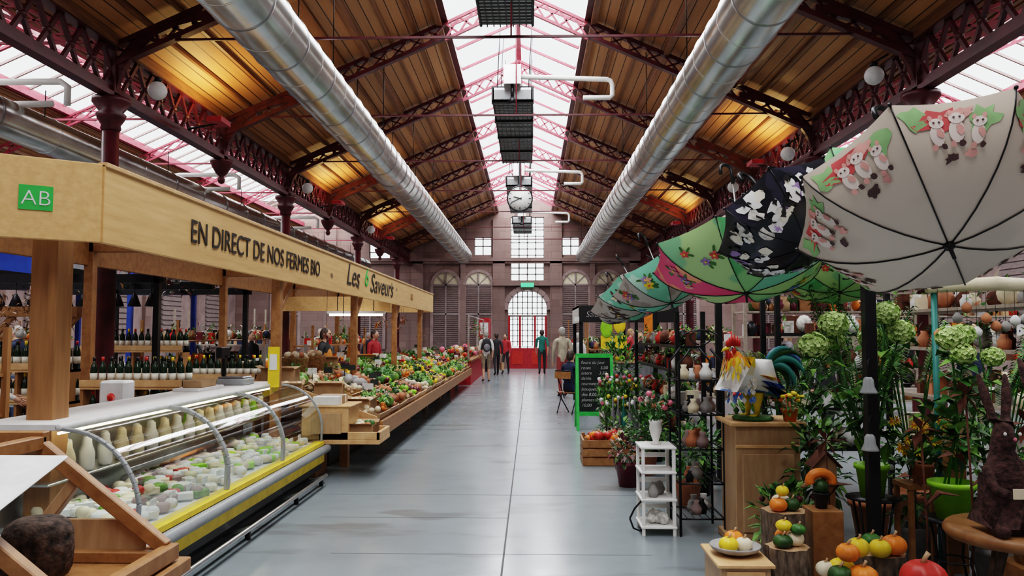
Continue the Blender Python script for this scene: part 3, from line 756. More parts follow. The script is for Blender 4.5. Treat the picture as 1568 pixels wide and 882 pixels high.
for i in range(7): b.bx(-7.88,-7.86,15.6+i*.45,15.64+i*.45,2.62,3.2,'white')
b.bx(-8.6,-8.25,15.33,15.36,3.13,3.26,'greenglow')
for x in(-10.75,-7.98): 
    for y in(15.45,18.4): b.bx(x-.05,x+.05,y-.05,y+.05,0,2.55,'blue')
b.bx(-10.8,-7.9,15.4,15.6,0,1.0,'sh_navy'); b.bx(-10.8,-7.85,15.2,15.7,1.0,1.05,'white')
b.obj('blue_kiosk',bevel=.01)
b=B()
for x in(-6.6,-5.8): b.bx(x-.06,x+.06,9.4,9.5,0,1.95,'pine_v')
b.bx(-6.9,-5.5,9.38,9.5,1.85,1.97,'pine_v'); b.bx(-6.9,-5.5,9.35,10.2,1.0,1.05,'pine_v')
for x in(-6.6,-5.8): b.beam((x,9.44,1.55),(x+.3,9.44,1.88),.06,.06,'pine_v')
for i in range(40): b.foliage((-5.4-1.6*R(),U(9.0,9.3),U(1.75,2.05)),.14,6,.14,['wood_brown','rust','wicker'],.2)
b.obj('wooden_stall_frame')
b=B(); b.bx(-2.86,-2.74,8.51,8.54,1.06,1.5,'yellow'); b.bx(-2.84,-2.76,8.50,8.51,1.25,1.42,'white'); b.bx(-2.82,-2.78,8.52,8.55,1.0,1.1,'dark_metal'); b.obj('yellow_notice_sign')

# ---------------------------------------------------------------- umbrellas
def umbrella(name,c,axis,R0,depth,mts,n=8,spin=0,style=None):
    b=B(); T=8;S=6; K=1.25
    def pt(a,u,off=0):
        i=a/(2*math.pi/n); s=i-math.floor(i); q=4*s*(1-s); th=u*K
        r=R0*math.sin(th)/math.sin(K); z=depth*(1-math.cos(th))/(1-math.cos(K))
        ch=math.cos(math.pi/n)/math.cos((s-.5)*2*math.pi/n); rr=r*((1-u)+ch*u)*(1-.05*q*u*u)
        sl=depth*math.sin(th)/(R0*max(.15,math.cos(th)))*math.sin(K)/(1-math.cos(K)); nl=math.sqrt(1+sl*sl)
        return Vector((rr*math.cos(a)+off*math.cos(a)*sl/nl,rr*math.sin(a)+off*math.sin(a)*sl/nl,z-off/nl))
    for i in range(n):
        vs=[];fs=[]
        for t in range(T+1):
            for k in range(S+1): vs.append(pt(2*math.pi*(i+min(k/S,.9999))/n,t/T))
        for t in range(T):
            for k in range(S):
                a=t*(S+1)+k; fs.append((a,a+1,a+S+2,a+S+1))
        b.add(vs,fs,mts[i%len(mts)],True)
        pts=[pt(2*math.pi*i/n,t/T,.004) for t in range(T+1)]
        b.tube(pts,.0032,'dark_metal',5); b.sph(pts[-1],.009,'dark_metal',6,4)
        a=2*math.pi*i/n; b.tube([pt(a,.5,-.01),(.02*math.cos(a),.02*math.sin(a),depth*1.25)],.003,'steel',4)
    def ell(a0,u0,ds,dt,rs,rt,m,lay=1,rot=0,jag=0,nn=14,box=False):
        r0=R0*math.sin(u0*K)/math.sin(K); vs=[];fs=[]
        js=[1+U(-jag,jag) for _ in range(nn)]
        for k in range(4):
            f=k/3
            for j in range(nn if k else 1):
                t=2*math.pi*j/nn; cx_,cy_=math.cos(t),math.sin(t)
                if box: q=max(abs(cx_),abs(cy_)); cx_/=q; cy_/=q
                x=rs*f*cx_*(js[j] if k else 1); y=rt*f*cy_*(js[j] if k else 1)
                x,y=x*math.cos(rot)-y*math.sin(rot)+ds,x*math.sin(rot)+y*math.cos(rot)+dt
                vs.append(pt(a0+x/max(r0,.05),max(.02,min(.985,u0+y/(R0*1.05))),.0015+.0015*lay))
        for k in range(3):
            for j in range(nn):
                j2=(j+1)%nn
                if k==0: fs.append((0,1+j,1+j2))
                else: o=1+(k-1)*nn; fs.append((o+j,o+nn+j,o+nn+j2,o+j2))
        b.add(vs,fs,m,True)
    st=2*math.pi/n
    if style=='kitten':
        for i in range(n):
            a0=(i+.5)*st; u0=.76
            ell(a0,u0,-.05,.055,.085,.045,'kit_r',1,.2,.35); ell(a0,u0,.09,.04,.05,.05,'kit_g',1,0,.35); ell(a0,u0,.02,.07,.05,.03,'kit_p',2,.3,.3); ell(a0,u0,-.13,.06,.04,.05,'kit_g',1,0,.4)
            for ds,dt,sc in((-.07,-.01,1),(.0,.0,1.1),(.075,-.02,.95)):
                ell(a0,u0,ds,dt,.026*sc,.042*sc,'kit_w',3); ell(a0,u0,ds+.004,dt+.05*sc,.025*sc,.022*sc,'kit_w',4)
                for e in(-1,1): ell(a0,u0,ds+.004+e*.017*sc,dt+.073*sc,.008*sc,.013*sc,'kit_p',4); ell(a0,u0,ds+.004+e*.009*sc,dt+.053*sc,.0045,.0045,'kit_d',6,0,0,8); ell(a0,u0,ds+e*.018,dt-.045*sc,.012*sc,.012*sc,'kit_d' if e>0 else 'kit_p',5,0,.2,8)
                ell(a0,u0,ds+.012,dt+.005,.012*sc,.02*sc,'kit_p',5,.3,.2); 
            ell(a0,u0,-.03,-.10,.03,.018,'kit_d',3,.4,.4); ell(a0,u0,.05,-.09,.02,.018,'kit_p',3,.4,.4)
    if style=='city':
        for i in range(n):
            a0=(i+.5)*st
            for k in range(13):
                ell(a0,U(.4,.9),U(-.10,.10),0,U(.012,.034),U(.015,.045),random.choice(['white','white','dots','kit_v','label']),1+k%4,U(-.3,.3),.4,10,R()<.3)
            for k in range(14): ell(a0,U(.45,.92),U(-.1,.1),0,U(.003,.014),U(.006,.02),'black',6,U(0,1),.3,8,True)
    if style in('floral','pale'):
        for i in range(n):
            a0=(i+.5)*st
            for k in range(3):
                u0=U(.45,.85); ds=U(-.1,.1); col=random.choice(['kit_r','kit_p','kit_v','yellow','kit_b','pink'] if style=='floral' else ['kit_d','kit_d','kit_p','kit_w','kit_v']); s=U(.022,.038)
                for q in range(3): a=U(0,6.28); ell(a0,u0,ds+s*2*math.cos(a),s*2*math.sin(a),s*1.1,s*.4,'leaf' if style=='floral' else 'kit_d',1,a)
                for q in range(5): a=q*1.256; ell(a0,u0,ds+s*.8*math.cos(a),s*.8*math.sin(a),s*.75,s*.5,col,2+q%3,a,.1,10)
                ell(a0,u0,ds,0,s*.35,s*.35,'yellow' if col!='yellow' else 'kit_r',6,0,0,8)
    b.lathe([(0,-.075),(.007,-.07),(.008,-.02),(.02,-.012),(.022,.0),(.0,.01)],(0,0,0),'dark_metal',10)
    b.tube([(0,0,0),(0,0,R0*1.35)],.006,'steel',6)
    hp=[(0,0,R0*1.35)]+[(.045-.045*math.cos(a),0,R0*1.35+.1+.045*math.sin(a)) for a in [math.pi*k/6 for k in range(7)]]+[(.09,0,R0*1.35+.06)]
    b.tube(hp,.013,'black',8)
    q=Vector(axis).to_track_quat('Z','Y').to_matrix().to_4x4()
    return b.obj(name,M=Matrix.Translation(c)@q@Matrix.Rotation(spin,4,'Z'))
umbrella('open_umbrella',(1.60,3.02,1.985),(.05,.62,.78),.54,.26,['umb_cream'],8,.25,'kitten')
umbrella('open_umbrella',(1.44,4.1,2.10),(-.24,.66,.68),.39,.25,['umb_black'],8,.1,'city')
umbrella('open_umbrella',(1.45,5.3,1.92),(.0,.34,.94),.63,.28,['umb_lightgreen','umb_green','umb_mint','umb_lightgreen','umb_green','umb_pink','umb_lightgreen','umb_pink'],8,.3,'floral')
umbrella('open_umbrella',(1.80,4.1,2.16),(.25,.75,.6),.45,.25,['umb_green'],8,.3)
umbrella('open_umbrella',(1.36,7.6,1.94),(-.25,.42,.85),.50,.27,['umb_mint','umb_pale'],8,.1,'floral')
umbrella('open_umbrella',(1.40,9.4,1.93),(-.35,.5,.8),.52,.3,['umb_pale','umb_mint'],8,.5,'pale')
umbrella('open_umbrella',(1.46,11.6,1.90),(-.3,.5,.8),.50,.3,['umb_pale'],8,.2,'pale')
umbrella('open_umbrella',(2.5,6.4,1.98),(.1,.4,.8),.55,.28,['umb_lightgreen','umb_green'],8,.7,'floral')
b=B()
for y in(5.0,8.95,13.5,18): 
    b.bx(2.10,2.17,y-.035,y+.035,0,2.2,'dark_metal'); b.bx(2.05,2.22,y-.1,y+.1,0,.015,'dark_metal')
b.bx(2.11,2.16,5.0,18,2.15,2.2,'dark_metal')
for y in(5.3,7.6,9.4,11.6): b.tube([(2.13,y+.4,2.17),(1.44,y+.35,2.62)],.012,'dark_metal',6)
b.beam((2.13,5,2.17),(2.0,3.0,2.45),.03,.03,'dark_metal'); b.tube([(2.0,3.1,2.45),(1.66,3.6,2.62)],.01,'dark_metal',6); b.tube([(2.07,4.2,2.3),(1.3,4.8,2.5)],.01,'dark_metal',6)
b.obj('stall_post_frame',bevel=.003)

# ---------------------------------------------------------------- right side
b=B(); y=13.4; x0,x1=.78,1.42
for X in(x0,x1-.05): b.beam((X+.025,y-.02,0),(X+.025,y+.22,1.28),.05,.03,'green_paint',(0,1,0)); b.beam((X+.025,y+.62,0),(X+.025,y+.24,1.26),.05,.03,'green_paint',(0,1,0))
b.beam((x0,y+.215,1.26),(x1,y+.215,1.26),.03,.07,'green_paint'); b.beam((x0,y+.035,.28),(x1,y+.035,.28),.03,.07,'green_paint')
b.add([(x0+.04,y+.03,.28),(x1-.04,y+.03,.28),(x1-.04,y+.21,1.24),(x0+.04,y+.21,1.24)],[(0,1,2,3),(3,2,1,0)],'chalk')
cb=b.obj('chalkboard_sign')
for i,l in enumerate(['fleurs du jour','roses        5,00','asters      3,50','dahlia      2,90','tournesol 2,00','bouquets','des 8,00 euros','plantes vertes','10,00']):
    z=1.12-.09*i; Y=y+.03+(z-.28)*.1875-.008
    text(l,.075,Matrix.Translation((x0+.09,Y,z))@Matrix.Rotation(math.radians(79.5),4,'X'),'chalk_line',cb,'chalk_text_%d'%(i+1),.001,shear=.2,thin=-.001)
def crate(b,x0,x1,y0,y1,z,h,m='wood_brown'):
    b.bx(x0,x1,y0,y1,z,z+.02,m)
    for k in range(3):
        za=z+h*(k/3)+.01; zb=z+h*((k+1)/3)-.012
        for Y in(y0,y1): b.bx(x0,x1,Y-.01,Y+.01,za,zb,m)
        for X in(x0,x1): b.bx(X-.01,X+.01,y0,y1,za,zb,m)
    for X in(x0+.03,x1-.03):
        for Y in(y0+.03,y1-.03): b.bx(X-.02,X+.02,Y-.02,Y+.02,z,z+h+.02,m)
def pumpkin(b,c,r,m,fl=.75,ribs=9,stem='wood_tan'):
    pr=[]
    for i in range(11):
        t=math.pi*i/10; rr=r*math.sin(t)**.8 if 0<i<10 else 0; pr.append((rr,r*fl*(1-math.cos(t))-(r*.12 if i==10 else 0)))
    n=ribs*4; vs=[];fs=[]
    for k,(rr,z) in enumerate(pr):
        for j in range(n):
            a=2*math.pi*j/n; q=rr*(1-.09*(1-abs(math.sin(ribs*a/2)))); vs.append((c[0]+q*math.cos(a),c[1]+q*math.sin(a),c[2]+z))
    for i in range(10):
        for j in range(n):
            a=i*n+j;d=i*n+(j+1)%n; fs.append((a,d,d+n,a+n))
    b.add(vs,fs,m,True)
    b.tube([(c[0],c[1],c[2]+r*fl*1.8),(c[0]+.01,c[1],c[2]+r*fl*2+r*.15),(c[0]+r*.25,c[1],c[2]+r*fl*2+r*.35)],[r*.16,r*.1,r*.12],stem,7)
b=B(); crate(b,.66,1.25,9.85,10.4,.0,.33)
for i in range(26): pumpkin(b,(U(.75,1.15),U(9.95,10.3),U(.22,.32)),U(.05,.075),random.choice(['orange','red','cream']))
b.foliage((1.1,10.2,.42),(.2,.2,.12),60,.1,['leaf','leaf_d','leaf_l']); b.obj('pumpkin_crate')
def pot(b,c,r,h,m):
    b.lathe([(0,0),(r*.7,0),(r*.95,h*.85),(r*1.08,h*.86),(r*1.08,h),(r*.95,h),(r*.9,h*.85),(0,h*.85)],c,m,18)
b=B(); pot(b,(1.06,8.6,0),.15,.27,'burgundy'); b.foliage((1.06,8.6,.38),(.19,.19,.16),200,.09,['burgundy','leaf_d','leaf','pinkwall']); b.obj('potted_sedum')
for x,y,r,c in((1.35,9.3,.14,'terracotta'),(1.62,10.3,.15,'dark_metal'),(1.5,7.6,.13,'terracotta'),(1.75,8.2,.15,'dark_metal'),(1.3,12.2,.14,'burgundy')):
    b=B(); pot(b,(x,y,0),r,.25,c); b.foliage((x,y,.5),(.2,.2,.26),150,.13,['leaf','leaf_d','leaf_l']); b.obj('potted_plant')
b=B(); x0,x1,y0,y1=.92,1.17,6.5,6.82
for X in(x0,x1):
    for Y in(y0,y1): b.bx(X-.013,X+.013,Y-.013,Y+.013,0,.72,'white_paint')
for z in(.08,.30,.52,.72): b.bx(x0-.02,x1+.02,y0-.02,y1+.02,z-.018,z,'white_paint')
for z in(.2,.42,.63): b.bx(x0,x1,y1-.01,y1,z-.04,z,'white_paint')
for i in range(5): b.sph((U(1.,1.1),U(6.55,6.75),.13),.05,'dots',8,6); b.lathe([(.03,0),(.045,.04),(.02,.1),(0,.11)],(U(1.,1.1),U(6.55,6.75),.30),'stone_grey',10)
b.tube([(.82,6.6,.12),(.85,6.6,.04),(.9,6.6,.02),(1.0,6.6,.05)],.009,'dark_metal',6); b.tube([(.82,6.6,.12),(.86,6.6,.2),(.95,6.6,.3)],.009,'dark_metal',6)
b.obj('white_plant_stand',bevel=.003)
b=B(); c=(1.05,6.66,.72)
b.lathe([(0,0),(.04,0),(.045,.01),(.025,.03),(.035,.06),(.055,.13),(.05,.17),(.06,.2),(.05,.2),(0,.15)],c,'white_paint',16)
b.foliage((1.05,6.66,1.02),(.13,.13,.1),90,.08,['leaf','leaf_d'])
for i in range(11):
    a=U(0,6.3);r=U(.02,.13); p=(1.05+r*math.cos(a),6.66+r*math.sin(a)*.8,1.02+U(.0,.13)); b.tube([(1.05,6.66,.9),p],.003,'leaf',4)
    b.sph(p,(.026,.026,.024),random.choice(['cream','pink','white','terracotta']),8,6); b.foliage(p,.02,8,.025,['cream','pink'],.9)
b.obj('rose_vase')
b=B(); x0,x1,y0,y1=1.22,1.58,6.5,6.95
for X in(x0,x1):
    for Y in(y0,y1): b.tube([(X,Y,0),(X,Y,1.4),(X+(.1 if X==x0 else -.1),Y,1.52)],.011,'dark_metal',6)
for z in(.14,.42,.70,.98,1.26):
    for Y in(y0,y1): b.tube([(x0,Y,z),(x1,Y,z)],.008,'dark_metal',5)
    for X in(x0,x1): b.tube([(X,y0,z),(X,y1,z)],.008,'dark_metal',5)
    for k in range(7): X=x0+(x1-x0)*k/6; b.tube([(X,y0,z),(X,y1,z)],.004,'dark_metal',4)
    for k in range(6):
        x=U(x0+.06,x1-.06);y=U(y0+.06,y1-.1); s=U(.03,.05); c=random.choice(['stone_grey','pinkwall','white','cream','dark_metal','terracotta','stone_grey'])
        b.lathe([(0,0),(s,0),(s*1.2,s*1.2),(s*.5,s*2.2),(s*.65,s*2.8),(s*.5,s*2.8),(0,s*2)],(x,y,z+.008),c,12)
for s in(-1,1):
    pts=[(1.4+s*(.16-.012*k)*math.cos(k*.5),6.5,1.6+(.09-.005*k)*math.sin(k*.5)) for k in range(10)]; b.tube(pts,.007,'dark_metal',5)
b.obj('wire_etagere')
b=B(); b.bx(1.58,2.08,6.15,6.6,.06,.93,'wood_tan'); b.bx(1.55,2.11,6.12,6.63,0,.06,'wood_tan'); b.bx(1.54,2.12,6.11,6.64,.93,.965,'pine_light'); b.bx(1.63,2.03,6.135,6.15,.12,.72,'wood_tan'); b.bx(1.58,2.08,6.135,6.15,.76,.79,'pine_light')
b.obj('wooden_pedestal_cabinet',bevel=.008)
def rooster():
    b=B(); o=Vector((0,0,0))
    vs=[(.17,0,.36),(.07,0,.29),(-.03,0,.26),(-.11,0,.31),(-.14,0,.42),(-.16,0,.51)]
    V,F=skin(vs,[(i,i+1) for i in range(5)],[.05,.115,.145,.125,.075,.05],2,2)
    ms=[]
    for f in F:
        c=sum((V[i] for i in f),Vector())/len(f)
        k='white'
        if c.z>.45: k='red' if c.x<-.185 else 'orange'
        elif c.z>.36 and c.x<-.04: k='yellow' if c.z>.40 else 'cream'
        elif c.z<.16: k='blue'
        elif c.x>.10: k='teal'
        elif c.z<.22: k='kit_b'
        ms.append(k)
    b.add([v+o for v in V],F,ms,True)
    for s in(-1,1):
        for row,(n_,z0,L,cs) in enumerate(((7,.34,.10,['orange','yellow']),(7,.30,.13,['blue','kit_b']),(6,.26,.17,['dark_metal','teal','blue']))):
            for k in range(n_):
                p=Vector((-.06+.022*k+.02*row,s*(.135-.006*abs(k-3)+.006*row),z0-.004*k)); b.leaf(p,(.9,s*.12,-.35-.08*row),L,.05,random.choice(cs),.1)
        b.sph(o+Vector((-.19,s*.038,.525)),.012,'white',8,5); b.sph(o+Vector((-.196,s*.044,.525)),.007,'black',6,4)
    for k in range(120):
        a=U(0,6.28); t=R(); rr=.065+.05*t; b.leaf(Vector((-.145+.03*t+rr*math.cos(a),rr*math.sin(a),.48-.13*t)),(math.cos(a)*.45+.05,math.sin(a)*.45,-1),.08,.022,random.choice(['orange','yellow','yellow','cream'] if t<.6 else ['white','cream','yellow']),0)
    for k in range(70):
        a=U(1.7,4.6); z=U(.16,.33); b.leaf(Vector((-.06+.14*math.cos(a)*.9,.14*math.sin(a),z)),(math.cos(a)*.3,math.sin(a)*.3,-1),.05,.035,random.choice(['white','white','kit_b','kit_b','cream'] if z<.25 else ['white','cream']),0)
    for k,(dx,h) in enumerate(((-.205,.045),(-.185,.065),(-.16,.072),(-.135,.06),(-.115,.04))): b.tube([o+Vector((dx,0,.535)),o+Vector((dx+.006,0,.55+h*.5)),o+Vector((dx+.014,0,.55+h))],[.018,.014,.004],'red',8)
    b.tube([o+Vector((-.20,0,.52)),o+Vector((-.235,0,.515)),o+Vector((-.26,0,.495))],[.018,.012,.001],'yellow',7)
    for s in(-1,1): b.sph(o+Vector((-.20,s*.015,.462)),(.016,.010,.038),'red',8,6); b.sph(o+Vector((-.18,s*.045,.505)),(.02,.008,.025),'red',8,6)
    cols=['teal','blue','dark_metal','leaf_d','kit_b','blue','teal','dark_metal','blue','teal','leaf_d']
    for k in range(11):
        f=k/10; Rr=.13+.05*math.sin(f*3.1); a0=math.radians(100-85*f); s=((k%3)-1)*.03
        pts=[]
        base=Vector((.15,0,.37)); cen=base+Vector((Rr*math.cos(a0-math.pi/2)*0.9,0,Rr*math.sin(a0-math.pi/2)*.9))
        for t in range(9):
            u=t/8; q=cen+Vector((Rr*math.cos(a0+math.pi/2-u*2.2),0,Rr*math.sin(a0+math.pi/2-u*2.2)))
            pts.append(Vector((q.x,s*(.3+u),q.z)))
        b.tube(pts,[.018,.026,.03,.03,.028,.024,.02,.012,.003],cols[k],6,True,.4)
    for s in(-1,1):
        b.tube([o+Vector((0,s*.055,.2)),o+Vector((0,s*.055,.09)),o+Vector((.0,s*.055,.03))],[.055,.022,.015],'yellow',8)
        for a in(-.5,0,.5): b.tube([o+Vector((0,s*.055,.035)),o+Vector((-.06*math.cos(a),s*.055+.06*math.sin(a),.03))],[.012,.006],'yellow',6)
    b.lathe([(0,0),(.14,0),(.15,.015),(.13,.03),(0,.03)],o,'leaf',20)
    b.obj('ceramic_rooster',M=Matrix.Translation((1.76,6.3,.967))@Matrix.Rotation(.35,4,'Z')@Matrix.Scale(1.08,4))
rooster()
b=B(); c=(2.02,6.2,.965); pot(b,c,.065,.1,'orange'); b.foliage((2.02,6.2,1.1),(.1,.09,.06),70,.07,['leaf','leaf_l'])
for i in range(22): p=(2.02+U(-.11,.11),6.2+U(-.08,.08),1.12+U(0,.07)); b.sph(p,(.02,.02,.014),random.choice(['yellow','yellow','orange']),7,5)
b.obj('potted_primrose')
def hydrangea(name,x,y,z,potm,heads,pr=.13,ph=.24):
    b=B(); pot(b,(x,y,z),pr,ph,potm); base=Vector((x,y,z+ph))
    for hx,hy,hz,r in heads:
        p=Vector((hx,hy,hz)); mid=(base+p)/2+Vector((U(-.04,.04),0,U(-.05,.02)))
        b.tube([base+Vector((U(-.04,.04),U(-.04,.04),-.03)),mid,p],.007,'leaf',5)
        b.sph(p,(r*.86,r*.86,r*.72),'bloom_c',10,8)
        for k in range(260):
            d=Vector((random.gauss(0,1),random.gauss(0,1),random.gauss(0,.85))).normalized()
            q=p+Vector((d.x,d.y,d.z*.85))*r*U(.85,1.0); t=d.orthogonal().normalized(); t2=d.cross(t); s=r*.17
            a=U(0,1.5); e=t*math.cos(a)+t2*math.sin(a); f=d.cross(e)
            b.add([q-e*s+d*.004,q-f*s+d*.004,q+e*s+d*.004,q+f*s+d*.004,q-d*.002],[(0,1,4),(1,2,4),(2,3,4),(3,0,4)],random.choice(['bloom','bloom','bloom','bloom_c']))
        for k in range(12):
            t=U(.2,.93); q=base.lerp(p,t); a=U(0,6.28); b.leaf(q,(math.cos(a),math.sin(a),.25),U(.12,.19),U(.08,.13),random.choice(['leaf','leaf_l','leaf','leaf']),.35)
    b.foliage(base+Vector((0,0,.32)),(.2,.16,.22),40,.14,['leaf','leaf_d','leaf_l'],.65)
    b.obj(name)
hydrangea('potted_hydrangea',2.3,5.4,.55,'lime',[(1.84,5.15,1.575,.095),(1.99,5.2,1.71,.098),(2.31,5.15,1.78,.088),(2.42,5.2,1.66,.092),(2.27,5.3,1.62,.08),(2.07,5.4,1.6,.07)],.105,.22)
hydrangea('potted_hydrangea',2.62,5.0,.5,'lime',[(2.62,4.95,1.62,.092),(2.74,5.05,1.64,.08),(2.66,4.9,1.52,.075),(2.9,5.0,1.5,.07)],.13,.23)
for (x,y,z) in((2.3,5.4,.55),(2.62,5.0,.5)):
    b=B(); b.lathe([(0,-.012),(.17,-.012),(.17,0),(0,0)],(x,y,z),'dark_metal',18)
    for k in range(4):
        a=k*math.pi/2+.6; b.tube([(x+.15*math.cos(a),y+.15*math.sin(a),z-.01),(x+.1*math.cos(a),y+.1*math.sin(a),z*.5),(x+.18*math.cos(a),y+.18*math.sin(a),.01)],.008,'dark_metal',6)
    pts=[(x+.11*math.cos(k*math.pi/8),y+.11*math.sin(k*math.pi/8),z*.5) for k in range(17)]; b.tube(pts,.006,'dark_metal',5); b.obj('iron_plant_stand')
b=B(); X0,Y_=2.60,5.32
for i in range(24):
    p=Vector((X0+U(-.22,.16),Y_+U(-.14,.02),1.0+U(-.13,.08))); b.tube([(X0,Y_,.8),p],.004,'leaf',4)
    for k in range(9): a=k*.7; b.leaf(p,(math.cos(a),-.4+.2*math.sin(a),math.sin(a)),.042,.02,'yellow',0)
    b.sph(p,.011,'orange',6,4)
b.foliage((X0,Y_,.86),(.16,.12,.12),80,.09,['leaf','leaf_d']); pot(b,(X0,Y_,.66),.08,.13,'terracotta'); b.bx(X0-.14,X0+.14,Y_-.1,Y_+.14,.63,.66,'wood_brown')
for sx in(X0-.12,X0+.12):
    for sy in(Y_-.08,Y_+.12): b.bx(sx-.015,sx+.015,sy-.015,sy+.015,0,.63,'wood_brown')
b.obj('potted_daisy_on_stool')
for (x,y,h,sp) in((2.22,4.55,1.1,.3),(2.45,4.5,1.3,.4),(2.75,4.45,1.15,.2),(1.92,5.2,.95,.2)):
    b=B(); b.tube([(x,y,0),(x+.02,y,h*.5),(x,y,h)],.006,'rust',5); b.lathe([(.07,0),(.07,.01),(0,.015)],(x,y,0),'rust',12)
    for k in range(6): a=k*1.05; b.leaf((x,y,h),(math.cos(a),-.3,math.sin(a)),.12,.06,'rust',.1)
    b.leaf((x,y,h*.6),(sp,-.1,.3),.28,.11,'rust',.4); b.leaf((x,y,h*.7),(-sp,-.1,.3),.25,.1,'rust',.4); b.obj('rusted_metal_flower')
def rabbit(x,y,z,s):
    b=B(); vs=[(0,0,.05),(0,0,.2),(0,0,.38),(0,0,.5),(0,-.03,.60),(0,-.09,.58)]
    es=[(0,1),(1,2),(2,3),(3,4),(4,5)]; rs=[.13,.15,.105,.06,.085,.045]
    for sg in(-1,1):
        i=len(vs); vs+=[(sg*.04,.02,.70),(sg*.07,.05,.86),(sg*.085,.09,.98)]; es+=[(4,i),(i,i+1),(i+1,i+2)]; rs+=[.028,.033,.012]
        i=len(vs); vs+=[(sg*.12,-.03,.40),(sg*.12,-.12,.28),(sg*.05,-.16,.26)]; es+=[(2,i),(i,i+1),(i+1,i+2)]; rs+=[.04,.032,.03]
        i=len(vs); vs+=[(sg*.1,-.08,.05),(sg*.1,-.2,.03)]; es+=[(0,i),(i,i+1)]; rs+=[.06,.04]
    V,F=skin(vs,es,rs,1,1); b.add([v*s+Vector((x,y,z)) for v in V],F,'cocoa',True)
    for sg in(-1,1): b.sph((x+sg*.045*s,y-.115*s,z+.62*s),.011*s,'white',6,5)
    b.sph((x,y-.14*s,z+.59*s),.012*s,'pink',6,5)
    b.bx(x-.05*s,x+.05*s,y-.19*s,y-.18*s,z+.24*s,z+.30*s,'cream')
    b.obj('rabbit_figurine')
rabbit(2.36,4.02,.66,.80); rabbit(2.66,4.15,.66,.88)
b=B(); b.lathe([(0,0),(.34,0),(.36,.03),(.34,.06),(0,.06)],(2.5,4.12,.60),'wood_brown',20)
for k in range(3): a=k*2.1+.5; b.tube([(2.5+.08*math.cos(a),4.12+.08*math.sin(a),.6),(2.5+.14*math.cos(a),4.12+.14*math.sin(a),.3),(2.5+.25*math.cos(a),4.12+.25*math.sin(a),0)],[.04,.03,.04],'bark',8)
b.obj('rustic_side_table')
b=B(); b.bx(1.03,1.30,4.35,4.75,0,.38,'wood_tan'); b.bx(1.01,1.32,4.33,4.77,.38,.40,'pine_light'); b.lathe([(0,0),(.015,.0),(.015,.02),(0,.025)],(1.16,4.35,.3),'black',8,MY); b.bx(1.06,1.27,4.342,4.35,.2,.36,'pine_light'); b.obj('small_drawer_box',bevel=.005)
b=B(); b.lathe([(0,0),(.06,0),(.13,.03),(.145,.05),(.14,.055),(.06,.02),(0,.018)],(1.16,4.55,.40),'stone_grey',20)
pumpkin(b,(1.11,4.5,.425),.055,'yellow'); pumpkin(b,(1.2,4.52,.425),.05,'cream'); pumpkin(b,(1.17,4.62,.43),.055,'orange'); b.obj('gourd_dish')
def log(name,x,y,r,h):
    b=B(); n=20; vs=[]
    rad=[r*(1+.08*math.sin(j*2.3)+U(-.04,.04)) for j in range(n)]
    for z in(0,h*.5,h):
        for j in range(n): a=2*math.pi*j/n; vs.append((x+rad[j]*math.cos(a),y+rad[j]*math.sin(a),z))
    fs=[(i*n+j,i*n+(j+1)%n,(i+1)*n+(j+1)%n,(i+1)*n+j) for i in range(2) for j in range(n)]
    b.add(vs,fs,'bark',False); b.add([v for v in vs[2*n:]],[tuple(range(n))],'wood_tan'); b.add(vs[:n],[tuple(range(n-1,-1,-1))],'bark'); 
    return b.obj(name)
log('tree_stump',1.44,4.5,.115,.46); log('tree_stump',1.70,4.3,.14,.34); log('tree_stump',1.58,5.0,.13,.55); log('tree_stump',2.0,4.62,.14,.4); log('tree_stump',1.76,3.62,.12,.48)
def gourds(name,lst):
    b=B()
    for x,y,z,r,m in lst: pumpkin(b,(x,y,z),r,m,U(.65,.85),random.choice([7,8,10]))
    b.obj(name)
gourds('ornamental_gourds',[(1.40,4.46,.46,.055,'leaf_d'),(1.48,4.5,.46,.05,'cream'),(1.44,4.57,.46,.05,'orange'),(1.42,4.5,.54,.045,'yellow'),(1.49,4.47,.53,.042,'leaf')])
gourds('ornamental_gourds',[(1.62,4.22,.34,.065,'leaf_d'),(1.73,4.2,.34,.075,'orange'),(1.68,4.35,.34,.07,'yellow'),(1.67,4.24,.45,.06,'orange'),(1.76,4.33,.45,.06,'yellow'),(1.59,4.35,.34,.05,'cream')])
gourds('ornamental_gourds',[(1.53,4.95,.55,.055,'orange'),(1.62,4.97,.55,.05,'leaf_d'),(1.58,5.05,.55,.06,'cream'),(1.56,4.96,.64,.04,'yellow')])
gourds('ornamental_gourds',[(1.95,4.5,.4,.06,'yellow'),(2.05,4.55,.4,.07,'orange'),(1.98,4.68,.4,.06,'leaf')])
gourds('red_pumpkin',[(1.76,3.62,.48,.1,'red')])
b=B(); pot(b,(1.83,5.05,.55),.05,.1,'dark_metal'); 
pts=[(1.83+.07*math.cos(a),5.05,.72+.05*math.sin(a)) for a in [math.pi*k/8 for k in range(-1,10)]]; b.tube(pts,.03,'orange',9); b.sph((1.83,5.05,.68),.05,'leaf_d',8,6); b.bx(1.74,1.93,4.95,5.15,.0,.55,'wood_brown'); b.obj('squash_in_pot',bevel=.004)
b=B(); b.lathe([(0,0),(.09,0),(.12,.1),(.125,.12),(.11,.12),(.08,.03),(0,.02)],(2.95,4.75,.3),'wicker',16); b.foliage((2.95,4.75,.44),(.1,.1,.05),60,.06,['leaf','leaf_l']); b.bx(2.82,3.08,4.6,4.9,0,.3,'wood_brown'); b.obj('wicker_basket',bevel=.004)
